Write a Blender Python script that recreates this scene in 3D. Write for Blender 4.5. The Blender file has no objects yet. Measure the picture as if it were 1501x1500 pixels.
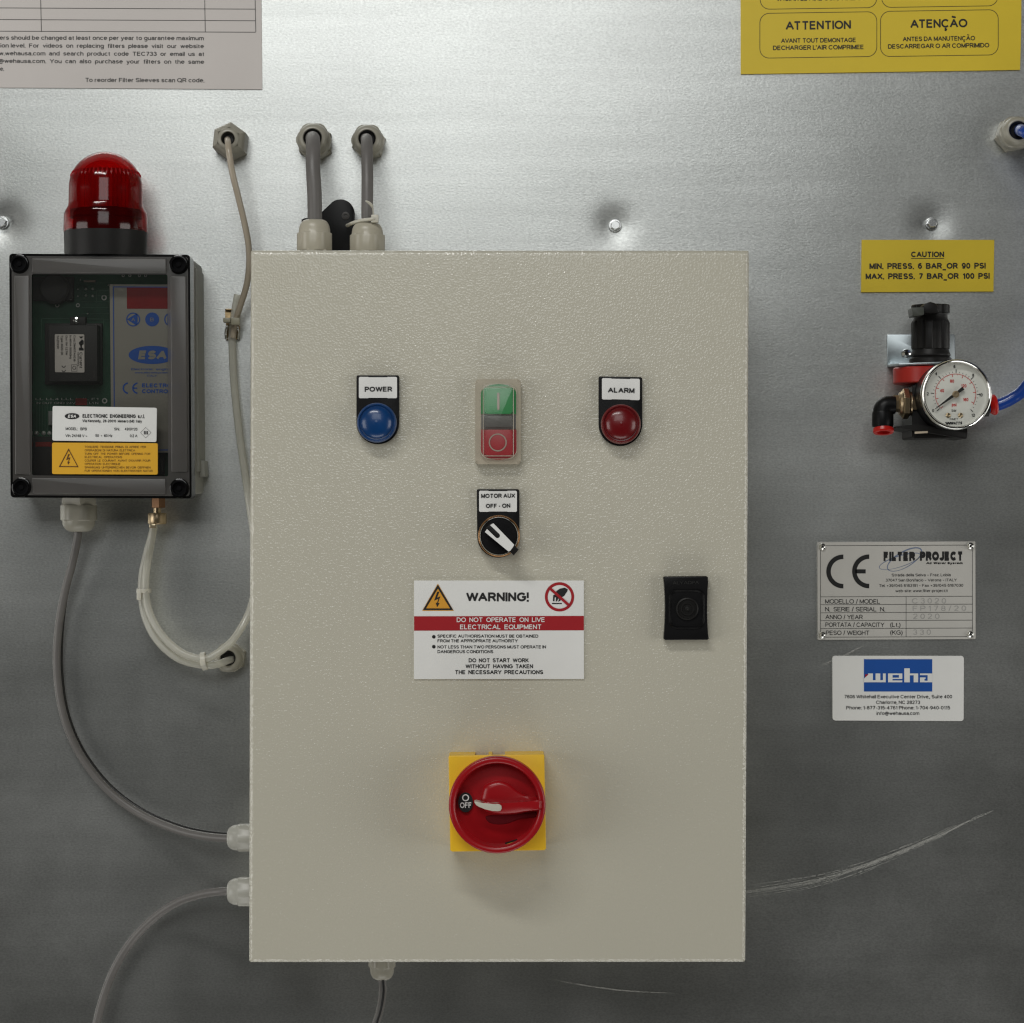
import bpy, bmesh, math, random
import numpy as np
from mathutils import Vector, Matrix
random.seed(7)
rng = np.random.default_rng(3)
SC = bpy.context.scene
COL = SC.collection
PI = math.pi

# ------------------------------------------------------------------ camera, world, lights, exposure
DC = 2.2                       # camera distance from the steel panel
S = 0.0006                     # metres per photograph pixel on the panel
cam_d = bpy.data.cameras.new('camera')
cam = bpy.data.objects.new('camera', cam_d)
COL.objects.link(cam)
cam.location = (0, -DC, 0)
cam.rotation_euler = (PI / 2, 0, 0)
cam_d.sensor_width = 36
cam_d.lens = 36 * DC / (1501 * S)
cam_d.clip_start = 0.05
cam_d.clip_end = 50
SC.camera = cam

w = bpy.data.worlds.new('World')
SC.world = w
w.use_nodes = True
bg = w.node_tree.nodes['Background']
bg.inputs[0].default_value = (1.0, 0.99, 0.88, 1)
bg.inputs[1].default_value = 0.013

def area(name, loc, target, sx, sy, power, col):
    d = bpy.data.lights.new(name, 'AREA')
    d.shape = 'RECTANGLE'; d.size = sx; d.size_y = sy
    d.energy = power; d.color = col
    o = bpy.data.objects.new(name, d); COL.objects.link(o)
    o.location = loc
    o.rotation_euler = (Vector(target) - Vector(loc)).to_track_quat('-Z', 'Y').to_euler()
    return o
area('front_panel_lamp', (-0.22, -2.6, 1.02), (-0.1, 0, 0.1), 1.3, 0.9, 8.8, (0.98, 1.0, 0.99))
area('ceiling_strip_lamp', (-0.8, -2.4, 2.4), (-0.1, 0, 0), 1.8, 0.26, 36, (1.0, 0.99, 0.96))
area('left_window_lamp', (-3.9, -2.2, -0.3), (0, 0, -0.3), 2.6, 2.4, 54, (1.0, 0.985, 0.95))
area('right_window_lamp', (4.0, -2.2, -0.3), (0, 0, -0.3), 2.6, 2.4, 54, (1.0, 0.98, 0.94))
area('floor_bounce_fill', (0, -1.35, -3.3), (0, 0, -0.2), 3.2, 1.4, 34, (1.0, 0.985, 0.95))  # added fill from below, standing in for bounce off the unseen floor

SC.view_settings.view_transform = 'Standard'
SC.view_settings.look = 'None'
SC.view_settings.exposure = 0
SC.view_settings.gamma = 1
SC.cycles.max_bounces = 10
SC.cycles.filter_width = 1.25
SC.cycles.transparent_max_bounces = 16

# ------------------------------------------------------------------ geometry helpers
def K(d): return S * (DC - d) / DC                      # metres per photo pixel at protrusion d
def P(px, py, d): return Vector(((px - 750.5) * K(d), -d, (750 - py) * K(d)))
def zoomer(ox, oy, k): return lambda x, y: (ox + x / k, oy + y / k)

def lin(r, g, b):
    f = lambda c: (c / 255 / 12.92) if c <= 10 else ((c / 255 + 0.055) / 1.055) ** 2.4
    return (f(r), f(g), f(b), 1)

class Thing:
    pass

def thing(name, label, cat, loc, group=None):
    o = bpy.data.objects.new(name, None); COL.objects.link(o)
    o.empty_display_size = 0.02
    o.location = loc; o['label'] = label; o['category'] = cat
    if group: o['group'] = group
    o['_o'] = list(loc)
    return o

def origin_of(parent):
    p = parent
    while p.parent: p = p.parent
    return Vector(p.location)

def build(name, bm, mats, parent=None, label=None, smooth=35, kind=None, loc=None):
    me = bpy.data.meshes.new(name)
    bmesh.ops.recalc_face_normals(bm, faces=bm.faces[:]) if smooth is not None else None
    if parent is not None:
        off = origin_of(parent)
    elif loc is not None:
        off = Vector(loc)
    else:
        off = Vector((0, 0, 0))
    bmesh.ops.translate(bm, verts=bm.verts[:], vec=-off)
    bm.to_mesh(me); bm.free()
    if smooth is not None:
        me.shade_smooth()
        me.set_sharp_from_angle(angle=math.radians(smooth))
    if not isinstance(mats, (list, tuple)): mats = [mats]
    for m in mats: me.materials.append(m)
    o = bpy.data.objects.new(name, me); COL.objects.link(o)
    if parent is not None:
        o.parent = parent
    else:
        o.location = off
    if label: o['label'] = label
    if kind: o['kind'] = kind
    return o

def build_split(name, bm, m, parent, **kw):
    left = set(bm.verts)
    while left:
        st = [left.pop()]; isl = set(st)
        while st:
            v = st.pop()
            for e in v.link_edges:
                q_ = e.other_vert(v)
                if q_ not in isl: isl.add(q_); st.append(q_); left.discard(q_)
        nb = bmesh.new(); mp = {v: nb.verts.new(v.co) for v in isl}
        for f in {f for v in isl for f in v.link_faces}: nb.faces.new([mp[v] for v in f.verts])
        build(name, nb, m, parent, **kw)
    bm.free()

def tag(o, label, cat, group=None):
    o['label'] = label; o['category'] = cat
    if group: o['group'] = group
    return o

def NB(): return bmesh.new()

def rrect(x0, y0, x1, y1, r=0, n=5):
    if r <= 0: return [(x0, y0), (x1, y0), (x1, y1), (x0, y1)]
    pts = []
    for cx, cy, a0 in ((x1 - r, y0 + r, -90), (x1 - r, y1 - r, 0), (x0 + r, y1 - r, 90), (x0 + r, y0 + r, 180)):
        for i in range(n + 1):
            a = math.radians(a0 + 90 * i / n)
            pts.append((cx + r * math.cos(a), cy + r * math.sin(a)))
    return pts

def circ(cx, cy, r, n=40, ry=None):
    ry = ry or r
    return [(cx + r * math.cos(2 * PI * i / n), cy + ry * math.sin(2 * PI * i / n)) for i in range(n)]

def rquad(c, r, n=5):
    """quad with rounded corners; c = 4 points in order"""
    pts = []
    for i in range(4):
        p = Vector(c[i]); a = Vector(c[i - 1]) - p; b = Vector(c[(i + 1) % 4]) - p
        a = a.normalized() * r; b = b.normalized() * r
        for j in range(n + 1):
            t = j / n
            q = p + a * (1 - t) ** 2 + b * t ** 2
            pts.append((q.x, q.y))
    return pts

def prism(bm, pts, df, db, bevel=0, seg=2, mat=0, back=False):
    vs = [bm.verts.new(P(x, y, df)) for x, y in pts]
    vb = [bm.verts.new(v.co + Vector((0, df - db, 0))) for v in vs]
    f = bm.faces.new(vs); f.material_index = mat
    n = len(vs); fs = [f]
    for i in range(n):
        g = bm.faces.new((vs[i], vb[i], vb[(i + 1) % n], vs[(i + 1) % n])); g.material_index = mat; fs.append(g)
    if back:
        g = bm.faces.new(vb[::-1]); g.material_index = mat; fs.append(g)
    if bevel:
        ed = [e for e in f.edges]
        r = bmesh.ops.bevel(bm, geom=ed, offset=bevel, segments=seg, profile=0.5, affect='EDGES', clamp_overlap=True)
    return fs

def flat(bm, pts, d, mat=0):
    f = bm.faces.new([bm.verts.new(P(x, y, d)) for x, y in pts]); f.material_index = mat
    return f

def line(bm, p0, p1, wd, d, mat=0):
    a = Vector(p0); b = Vector(p1); t = (b - a).normalized(); n = Vector((-t.y, t.x)) * wd / 2
    flat(bm, [tuple(a + n), tuple(b + n), tuple(b - n), tuple(a - n)], d, mat)

def strip(bm, outer, inner, d, mat=0, closed=True):
    vo = [bm.verts.new(P(x, y, d)) for x, y in outer]; vi = [bm.verts.new(P(x, y, d)) for x, y in inner]
    n = len(vo)
    for i in range(n if closed else n - 1):
        f = bm.faces.new((vo[i], vo[(i + 1) % n], vi[(i + 1) % n], vi[i])); f.material_index = mat

def outline(bm, pts, wd, d, mat=0):
    """thin closed line following a convex outline"""
    c = Vector((sum(p[0] for p in pts) / len(pts), sum(p[1] for p in pts) / len(pts)))
    n = len(pts); inn = []
    for i in range(n):
        p = Vector(pts[i]); a = Vector(pts[i - 1]); b = Vector(pts[(i + 1) % n])
        t = (b - a).normalized(); nn = Vector((-t.y, t.x))
        if nn.dot(c - p) < 0: nn = -nn
        inn.append(tuple(p + nn * wd))
    strip(bm, pts, inn, d, mat)

def arc(bm, cx, cy, r0, r1, a0, a1, d, n=24, mat=0, ky=1.0):
    """ring sector, angles in degrees counter-clockwise, 0 = right"""
    A = [math.radians(a0 + (a1 - a0) * i / n) for i in range(n + 1)]
    o = [(cx + r1 * math.cos(a), cy - ky * r1 * math.sin(a)) for a in A]
    i_ = [(cx + r0 * math.cos(a), cy - ky * r0 * math.sin(a)) for a in A]
    strip(bm, o, i_, d, mat, closed=False)

AX = {'Y-': ((0, -1, 0), (1, 0, 0), (0, 0, 1)), 'Z+': ((0, 0, 1), (1, 0, 0), (0, 1, 0)), 'Z-': ((0, 0, -1), (1, 0, 0), (0, -1, 0)),
      'X+': ((1, 0, 0), (0, 1, 0), (0, 0, 1)), 'X-': ((-1, 0, 0), (0, 1, 0), (0, 0, -1))}
def lathe(bm, prof, org, axis, n=32, phase=0, mat=0, flute=None, tilt=None):
    ax, u, v = [Vector(q) for q in AX[axis]]
    if tilt:
        R = Matrix.Rotation(tilt[1], 3, tilt[0]); ax, u, v = R @ ax, R @ u, R @ v
    org = Vector(org); rings = []
    for r, t in prof:
        if r <= 1e-7:
            rings.append([bm.verts.new(org + ax * t)]); continue
        ring = []
        for i in range(n):
            a = phase + 2 * PI * i / n
            rr = r * (flute(i, t) if flute else 1)
            ring.append(bm.verts.new(org + ax * t + (u * math.cos(a) + v * math.sin(a)) * rr))
        rings.append(ring)
    for a, b in zip(rings, rings[1:]):
        for i in range(n):
            j = (i + 1) % n
            if len(a) == 1 and len(b) == 1: continue
            if len(a) == 1: f = bm.faces.new((a[0], b[i], b[j]))
            elif len(b) == 1: f = bm.faces.new((a[i], a[j], b[0]))
            else: f = bm.faces.new((a[i], a[j], b[j], b[i]))
            f.material_index = mat

def smooth_path(pts, sub=8):
    pts = [Vector(p) for p in pts]; out = []
    n = len(pts)
    for i in range(n - 1):
        p0 = pts[max(i - 1, 0)]; p1 = pts[i]; p2 = pts[i + 1]; p3 = pts[min(i + 2, n - 1)]
        for j in range(sub):
            t = j / sub
            out.append(0.5 * ((2 * p1) + (-p0 + p2) * t + (2 * p0 - 5 * p1 + 4 * p2 - p3) * t * t + (-p0 + 3 * p1 - 3 * p2 + p3) * t ** 3))
    out.append(pts[-1]); return out

def tube(bm, pts, r, n=16, sub=8, caps=True, mat=0):
    path = smooth_path(pts, sub) if sub > 1 else [Vector(p) for p in pts]
    T = [(path[min(i + 1, len(path) - 1)] - path[max(i - 1, 0)]).normalized() for i in range(len(path))]
    up = Vector((0, 1, 0)) if abs(T[0].y) < 0.9 else Vector((1, 0, 0))
    nrm = (up - T[0] * up.dot(T[0])).normalized(); rings = []
    for i, p in enumerate(path):
        nrm = (nrm - T[i] * nrm.dot(T[i])).normalized(); bn = T[i].cross(nrm)
        rr = r(i / (len(path) - 1)) if callable(r) else r
        rings.append([bm.verts.new(p + (nrm * math.cos(2 * PI * k / n) + bn * math.sin(2 * PI * k / n)) * rr) for k in range(n)])
    for a, b in zip(rings, rings[1:]):
        for i in range(n):
            f = bm.faces.new((a[i], a[(i + 1) % n], b[(i + 1) % n], b[i])); f.material_index = mat
    if caps:
        bm.faces.new(rings[0][::-1]); bm.faces.new(rings[-1])

def box(bm, c, s, bevel=0, rot=None, mat=0):
    r = bmesh.ops.create_cube(bm, size=1)
    M = Matrix.Translation(c) @ (rot.to_4x4() if rot else Matrix.Identity(4)) @ Matrix.Diagonal((s[0], s[1], s[2], 1))
    bmesh.ops.transform(bm, matrix=M, verts=r['verts'])
    for v in r['verts']:
        for f in v.link_faces: f.material_index = mat
    if bevel:
        es = list({e for v in r['verts'] for e in v.link_edges})
        bmesh.ops.bevel(bm, geom=es, offset=bevel, segments=2, profile=0.5, affect='EDGES', clamp_overlap=True)

# ---- lettering: built-in font, fitted between two baseline points
# a plain sans stroke alphabet: cap height 10, each stroke is a list of points (x, y)
# or elliptic arcs (cx, cy, rx, ry, from degrees, to degrees)
LETTERS = {
 'A': (8.2, [[(0, 0), (4.1, 10), (8.2, 0)], [(1.5, 3.5), (6.7, 3.5)]]),
 'B': (6.6, [[(0, 0), (0, 10), (3.4, 10), (3.6, 7.65, 2.5, 2.35, 90, -90), (0, 5.3)], [(3.4, 5.3), (3.9, 2.65, 2.7, 2.65, 90, -90), (0, 0)]]),
 'C': (7.9, [[(4.2, 5, 4.2, 5, 42, 318)]]),
 'D': (7.2, [[(0, 0), (0, 10), (2.8, 10), (3.0, 5, 4.2, 5, 90, -90), (0, 0), (0, 1)]]),
 'E': (6.1, [[(6, 10), (0, 10), (0, 0), (6.1, 0)], [(0, 5.3), (5.6, 5.3)]]),
 'F': (5.7, [[(5.7, 10), (0, 10), (0, 0)], [(0, 5.1), (4.9, 5.1)]]),
 'G': (8.1, [[(4.3, 5, 4.3, 5, 40, 328), (8.1, 4.9), (4.7, 4.9)]]),
 'H': (6.8, [[(0, 0), (0, 10)], [(6.8, 0), (6.8, 10)], [(0, 5.3), (6.8, 5.3)]]),
 'I': (0.0, [[(0, 0), (0, 10)]]),
 'J': (4.8, [[(4.8, 10), (4.8, 2.6), (2.4, 2.6, 2.4, 2.6, 0, -175)]]),
 'K': (6.9, [[(0, 0), (0, 10)], [(6.4, 10), (0.4, 3.9)], [(2.3, 5.9), (6.9, 0)]]),
 'L': (5.5, [[(0, 10), (0, 0), (5.5, 0)]]),
 'M': (7.9, [[(0, 0), (0, 10), (3.95, 0.4), (7.9, 10), (7.9, 0)]]),
 'N': (6.8, [[(0, 0), (0, 10), (6.8, 0), (6.8, 10)]]),
 'O': (8.8, [[(4.4, 5, 4.4, 5, 0, 360)]]),
 'P': (6.3, [[(0, 0), (0, 10), (3.4, 10), (3.6, 7.25, 2.7, 2.75, 90, -90), (0, 4.5)]]),
 'Q': (8.8, [[(4.4, 5, 4.4, 5, 0, 360)], [(5.4, 2.6), (8.8, -0.3)]]),
 'R': (6.8, [[(0, 0), (0, 10), (3.6, 10), (3.9, 7.4, 2.6, 2.6, 90, -90), (0, 4.8)], [(3.8, 4.8), (6.8, 0)]]),
 'S': (6.6, [[(3.3, 7.5, 3.0, 2.5, 20, 265), (3.4, 2.55, 3.2, 2.55, 82, -158)]]),
 'T': (7.2, [[(0, 10), (7.2, 10)], [(3.6, 10), (3.6, 0)]]),
 'U': (6.8, [[(0, 10), (0, 3.4), (3.4, 3.4, 3.4, 3.4, 180, 360), (6.8, 10)]]),
 'V': (7.8, [[(0, 10), (3.9, 0), (7.8, 10)]]),
 'W': (11.4, [[(0, 10), (2.85, 0), (5.7, 10), (8.55, 0), (11.4, 10)]]),
 'X': (7.4, [[(0, 10), (7.4, 0)], [(0, 0), (7.4, 10)]]),
 'Y': (7.6, [[(0, 10), (3.8, 4.4), (7.6, 10)], [(3.8, 4.6), (3.8, 0)]]),
 'Z': (6.6, [[(0.2, 10), (6.4, 10), (0, 0), (6.6, 0)]]),
 'a': (5.2, [[(2.6, 5.2, 2.3, 2.1, 165, 0), (4.9, 0)], [(2.5, 2.1, 2.45, 2.1, 0, 360)]]),
 'b': (5.4, [[(0, 0), (0, 10)], [(2.7, 3.65, 2.7, 3.65, 0, 360)]]),
 'c': (5.2, [[(2.8, 3.65, 2.8, 3.65, 42, 318)]]),
 'd': (5.4, [[(5.4, 0), (5.4, 10)], [(2.7, 3.65, 2.7, 3.65, 0, 360)]]),
 'e': (5.6, [[(0.1, 3.9), (5.6, 3.9), (2.8, 3.65, 2.8, 3.65, 5, 318)]]),
 'f': (3.0, [[(2.9, 8.0, 1.6, 2.0, 75, 180), (1.3, 0)], [(0, 7.1), (3.0, 7.1)]]),
 'g': (5.4, [[(2.7, 3.65, 2.7, 3.65, 0, 360)], [(5.4, 7.3), (5.4, -0.4), (2.8, -0.4, 2.6, 2.4, 0, -155)]]),
 'h': (5.0, [[(0, 0), (0, 10)], [(0, 4.4), (2.5, 4.5, 2.5, 2.8, 180, 0), (5.0, 0)]]),
 'i': (0.0, [[(0, 0), (0, 7.3)], [(0, 9.0), (0, 10)]]),
 'j': (1.2, [[(1.2, 7.3), (1.2, -1.0), (0.0, -1.0, 1.2, 1.8, 0, -80)], [(1.2, 9.0), (1.2, 10)]]),
 'k': (4.9, [[(0, 0), (0, 10)], [(4.6, 7.3), (0.3, 3.0)], [(1.7, 4.4), (4.9, 0)]]),
 'l': (0.0, [[(0, 0), (0, 10)]]),
 'm': (8.6, [[(0, 0), (0, 7.3)], [(0, 4.5), (2.15, 4.6, 2.15, 2.7, 180, 0), (4.3, 0)], [(4.3, 4.5), (6.45, 4.6, 2.15, 2.7, 180, 0), (8.6, 0)]]),
 'n': (5.0, [[(0, 0), (0, 7.3)], [(0, 4.4), (2.5, 4.5, 2.5, 2.8, 180, 0), (5.0, 0)]]),
 'o': (5.7, [[(2.85, 3.65, 2.85, 3.65, 0, 360)]]),
 'p': (5.4, [[(0, -2.8), (0, 7.3)], [(2.7, 3.65, 2.7, 3.65, 0, 360)]]),
 'q': (5.4, [[(5.4, -2.8), (5.4, 7.3)], [(2.7, 3.65, 2.7, 3.65, 0, 360)]]),
 'r': (2.7, [[(0, 0), (0, 7.3)], [(0, 4.2), (2.4, 4.5, 2.4, 2.8, 180, 80)]]),
 's': (4.8, [[(2.4, 5.45, 2.1, 1.85, 15, 262), (2.4, 1.85, 2.35, 1.85, 80, -160)]]),
 't': (3.0, [[(1.3, 9.4), (1.3, 1.6), (2.7, 1.6, 1.4, 1.6, 180, 275)], [(0, 7.1), (2.9, 7.1)]]),
 'u': (5.0, [[(0, 7.3), (0, 2.7), (2.5, 2.7, 2.5, 2.7, 180, 360)], [(5.0, 7.3), (5.0, 0)]]),
 'v': (5.2, [[(0, 7.3), (2.6, 0), (5.2, 7.3)]]),
 'w': (8.0, [[(0, 7.3), (2.0, 0), (4.0, 7.3), (6.0, 0), (8.0, 7.3)]]),
 'x': (5.0, [[(0, 7.3), (5, 0)], [(0, 0), (5, 7.3)]]),
 'y': (5.2, [[(0, 7.3), (2.6, 0)], [(5.2, 7.3), (2.2, -1.4), (0.3, -2.6)]]),
 'z': (4.8, [[(0.1, 7.3), (4.7, 7.3), (0, 0), (4.8, 0)]]),
 '0': (5.4, [[(2.7, 5, 2.7, 5, 0, 360)]]),
 '1': (2.6, [[(0, 7.5), (2.4, 9.8), (2.4, 0)]]),
 '2': (5.5, [[(2.7, 7.25, 2.6, 2.75, 168, -38), (0, 0), (5.5, 0)]]),
 '3': (5.3, [[(2.6, 7.65, 2.3, 2.35, 160, -90)], [(2.6, 2.65, 2.7, 2.65, 92, -165)]]),
 '4': (5.8, [[(4.3, 0), (4.3, 10), (0, 3.0), (5.8, 3.0)]]),
 '5': (5.4, [[(4.9, 10), (1.0, 10), (0.4, 5.0), (2.7, 3.3, 2.7, 3.3, 135, -158)]]),
 '6': (5.3, [[(2.7, 3.2, 2.6, 3.2, 0, 360)], [(3.3, 5.0, 3.2, 5.0, 55, 180), (0.1, 3.2)]]),
 '7': (5.4, [[(0, 10), (5.4, 10), (1.8, 0)]]),
 '8': (5.4, [[(2.7, 7.6, 2.3, 2.4, 0, 360)], [(2.7, 2.65, 2.7, 2.65, 0, 360)]]),
 '9': (5.3, [[(2.6, 6.8, 2.6, 3.2, 0, 360)], [(2.0, 5.0, 3.2, 5.0, -125, 0), (5.2, 6.8)]]),
 '.': (0.0, [[(0, -0.4), (0, 0.7)]]), ',': (0.0, [[(0, 0.7), (-0.5, -2.0)]]), ':': (0.0, [[(0, -0.4), (0, 0.7)], [(0, 6.0), (0, 7.1)]]),
 '-': (2.6, [[(0, 3.9), (2.6, 3.9)]]), '–': (4.6, [[(0, 3.9), (4.6, 3.9)]]), '_': (5.0, [[(-0.6, -1.6), (5.6, -1.6)]]),
 '(': (1.8, [[(4.2, 4.0, 4.2, 7.0, 125, 235)]]), ')': (1.8, [[(-2.4, 4.0, 4.2, 7.0, 55, -55)]]),
 '/': (3.0, [[(0, -0.4), (3.0, 10.4)]]), '!': (0.0, [[(0, 3.2), (0, 10)], [(0, -0.4), (0, 0.8)]]), "'": (0.0, [[(0, 7.4), (0, 10)]]),
 '~': (5.4, [[(1.4, 3.6, 1.4, 1.2, 180, 0), (4.1, 3.6, 1.3, 1.2, 180, 360)]]), '+': (5.6, [[(0, 4.2), (5.6, 4.2)], [(2.8, 1.4), (2.8, 7.0)]]),
 '÷': (5.0, [[(0, 4.2), (5.0, 4.2)], [(2.5, 6.2), (2.5, 7.2)], [(2.5, 1.2), (2.5, 2.2)]]),
 '@': (9.6, [[(4.7, 4.0, 1.9, 2.3, 0, 360)], [(6.6, 6.4), (6.6, 2.2), (7.6, 1.6), (9.4, 3.2), (4.9, 4.0, 4.7, 5.4, 0, 300)]]),
}
LETTERS['Ç'] = (7.9, LETTERS['C'][1] + [[(4.2, -0.4), (4.2, -1.4), (5.0, -2.0), (4.4, -2.9), (3.2, -2.9)]])
LETTERS['Ã'] = (8.2, LETTERS['A'][1] + [[(2.0, 11.9), (2.6, 12.5), (4.1, 12.2), (5.4, 11.9), (6.2, 12.5)]])
_cache = {}
def _glyph(c, wt):
    if (c, wt) in _cache: return _cache[(c, wt)]
    W, strokes = LETTERS[c]; vs, fs = [], []; zi = 0
    for si, st in enumerate(strokes):
        pts = []
        for it in st:
            if len(it) == 2: pts.append(it)
            else:
                cx, cy, rx, ry, a0, a1 = it; n = max(4, int(abs(a1 - a0) / 18))
                pts += [(cx + rx * math.cos(math.radians(a0 + (a1 - a0) * i / n)), cy + ry * math.sin(math.radians(a0 + (a1 - a0) * i / n))) for i in range(n + 1)]
        h = wt / 2
        mp = lambda y: h + y * (10 - wt) / 10 if -0.2 <= y <= 10.2 else y
        pts = [Vector((x, mp(y))) for x, y in pts]
        q = [pts[0]]
        for p_ in pts[1:]:
            if (p_ - q[-1]).length > 0.05: q.append(p_)
        pts = q; n = len(pts)
        closed = n > 4 and (pts[0] - pts[-1]).length < 0.06
        # cut the stroke at sharp corners, mitre the gentle ones
        runs, cur = [], [pts[0]]
        ext0 = 0.0; exts = []
        for i in range(1, n):
            cur.append(pts[i])
            if i < n - 1:
                a = (pts[i] - pts[i - 1]).normalized(); b = (pts[i + 1] - pts[i]).normalized(); dt = a.dot(b)
                if dt < 0.6:
                    e = h if dt > -0.25 else h * 0.45
                    runs.append((cur, ext0, e)); cur = [pts[i]]; ext0 = e
        runs.append((cur, ext0, 0.0))
        for ri, (q, e0, e1) in enumerate(runs):
            m_ = len(q); a = (q[1] - q[0]).normalized(); b = (q[-1] - q[-2]).normalized()
            edge_ = lambda p_: abs(p_.y - h) < 0.3 or abs(p_.y - 10 + h) < 0.3
            if ri == 0 and not closed: e0 = h if abs(a.x) < 0.02 and edge_(q[0]) else (h * 0.5 if abs(a.y) > 0.6 and edge_(q[0]) else 0)
            if ri == len(runs) - 1 and not closed: e1 = h if abs(b.x) < 0.02 and edge_(q[-1]) else (h * 0.5 if abs(b.y) > 0.6 and edge_(q[-1]) else 0)
            q = [p_.copy() for p_ in q]; q[0] -= a * e0; q[-1] += b * e1
            loop = closed and len(runs) == 1
            for i in range(m_):
                ta = (q[i] - q[i - 1]).normalized() if i else ((q[-1] - q[-2]).normalized() if loop else (q[1] - q[0]).normalized())
                tb = (q[i + 1] - q[i]).normalized() if i < m_ - 1 else ((q[1] - q[0]).normalized() if loop else ta)
                t = (ta + tb).normalized(); nn = Vector((-t.y, t.x)); k = 1 / max(0.6, t.dot(ta))
                l, r = q[i] + nn * h * k, q[i] - nn * h * k
                vs += [(l.x, l.y, zi), (r.x, r.y, zi)]; mm = len(vs)
                if i: fs.append((mm - 4, mm - 3, mm - 1, mm - 2))
            zi += 1
    _cache[(c, wt)] = (vs, fs, W); return _cache[(c, wt)]
def _text_mesh(s, bold):
    wt = round(min(3.4, 1.3 + bold * 34), 2)
    vs, fs, x = [], [], 0.0
    for k_i, c in enumerate(s):
        if c == ' ': x += 3.4; continue
        gv, gf, W = _glyph(c, wt); k = len(vs)
        vs += [(x + a + wt / 2, b, z_) for a, b, z_ in gv]; fs += [tuple(i + k for i in t) for t in gf]; x += W + wt + 0.75 - (1.0 if s[k_i:k_i + 2] in ('WA', 'AW', 'LT', 'TA', 'AT', 'AV', 'VA', 'To', 'Te', 'LY', 'L\'', 'PA', 'FA', 'AY') else 0.0)
    return vs, fs
CAP = 10.0
def T(bm, s, p0, p1, cap, d, bold=0.0, shear=0.0, mat=0, rot90=False):
    """text s with its left end on p0, right end on p1 (photo px, baseline) and capital height cap px"""
    vs, fs = _text_mesh(s, bold)
    if not vs: return
    x0 = min(v[0] for v in vs); x1 = max(v[0] for v in vs)
    a = Vector(p0); b = Vector(p1); L = (b - a).length; t = (b - a) / L; up = Vector((t.y, -t.x))
    kx = L / (x1 - x0); ky = cap / CAP
    out = []
    for v in vs:
        q = a + t * ((v[0] - x0) * kx + shear * v[1] * ky) + up * (v[1] * ky)
        out.append(bm.verts.new(P(q.x, q.y, d + 0.00001 * v[2])))
    for f in fs:
        try:
            g = bm.faces.new([out[i] for i in f]); g.material_index = mat
        except ValueError: pass

# ------------------------------------------------------------------ materials
def nodes(m):
    m.use_nodes = True
    nt = m.node_tree; return nt, nt.nodes['Principled BSDF']
def N(nt, t, **kw):
    n = nt.nodes.new(t)
    for k, v in kw.items():
        if k in n.inputs: n.inputs[k].default_value = v
        else: setattr(n, k, v)
    return n
def mat(name, col, rough=0.5, metal=0.0, spec=0.5, var=0.06, vscale=60, bump=0.0, bscale=900, coat=0.0, rvar=0.0, sss=0.0):
    m = bpy.data.materials.new(name); nt, b = nodes(m)
    co = N(nt, 'ShaderNodeTexCoord')
    no = N(nt, 'ShaderNodeTexNoise', Scale=vscale, Detail=5.0, Roughness=0.6)
    nt.links.new(co.outputs['Object'], no.inputs['Vector'])
    mx = N(nt, 'ShaderNodeMix'); mx.data_type = 'RGBA'
    nt.links.new(no.outputs['Fac'], mx.inputs['Factor'])
    mx.inputs[6].default_value = (col[0] * (1 - var), col[1] * (1 - var), col[2] * (1 - var), 1)
    mx.inputs[7].default_value = (min(1, col[0] * (1 + var)), min(1, col[1] * (1 + var)), min(1, col[2] * (1 + var)), 1)
    nt.links.new(mx.outputs[2], b.inputs['Base Color'])
    b.inputs['Metallic'].default_value = metal
    b.inputs['Roughness'].default_value = rough
    b.inputs['Specular IOR Level'].default_value = spec
    if coat: b.inputs['Coat Weight'].default_value = coat; b.inputs['Coat Roughness'].default_value = 0.08
    if sss:
        b.inputs['Subsurface Weight'].default_value = sss
        b.inputs['Subsurface Radius'].default_value = (1, 0.9, 0.75)
        b.inputs['Subsurface Scale'].default_value = 0.003
    if rvar:
        mr = N(nt, 'ShaderNodeMapRange'); mr.inputs[3].default_value = max(0, rough - rvar); mr.inputs[4].default_value = rough + rvar
        nt.links.new(no.outputs['Fac'], mr.inputs[0]); nt.links.new(mr.outputs[0], b.inputs['Roughness'])
    if bump:
        n2 = N(nt, 'ShaderNodeTexNoise', Scale=bscale, Detail=2.0)
        nt.links.new(co.outputs['Object'], n2.inputs['Vector'])
        bp = N(nt, 'ShaderNodeBump', Strength=bump, Distance=0.0005)
        nt.links.new(n2.outputs['Fac'], bp.inputs['Height']); nt.links.new(bp.outputs[0], b.inputs['Normal'])
    return m

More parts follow.
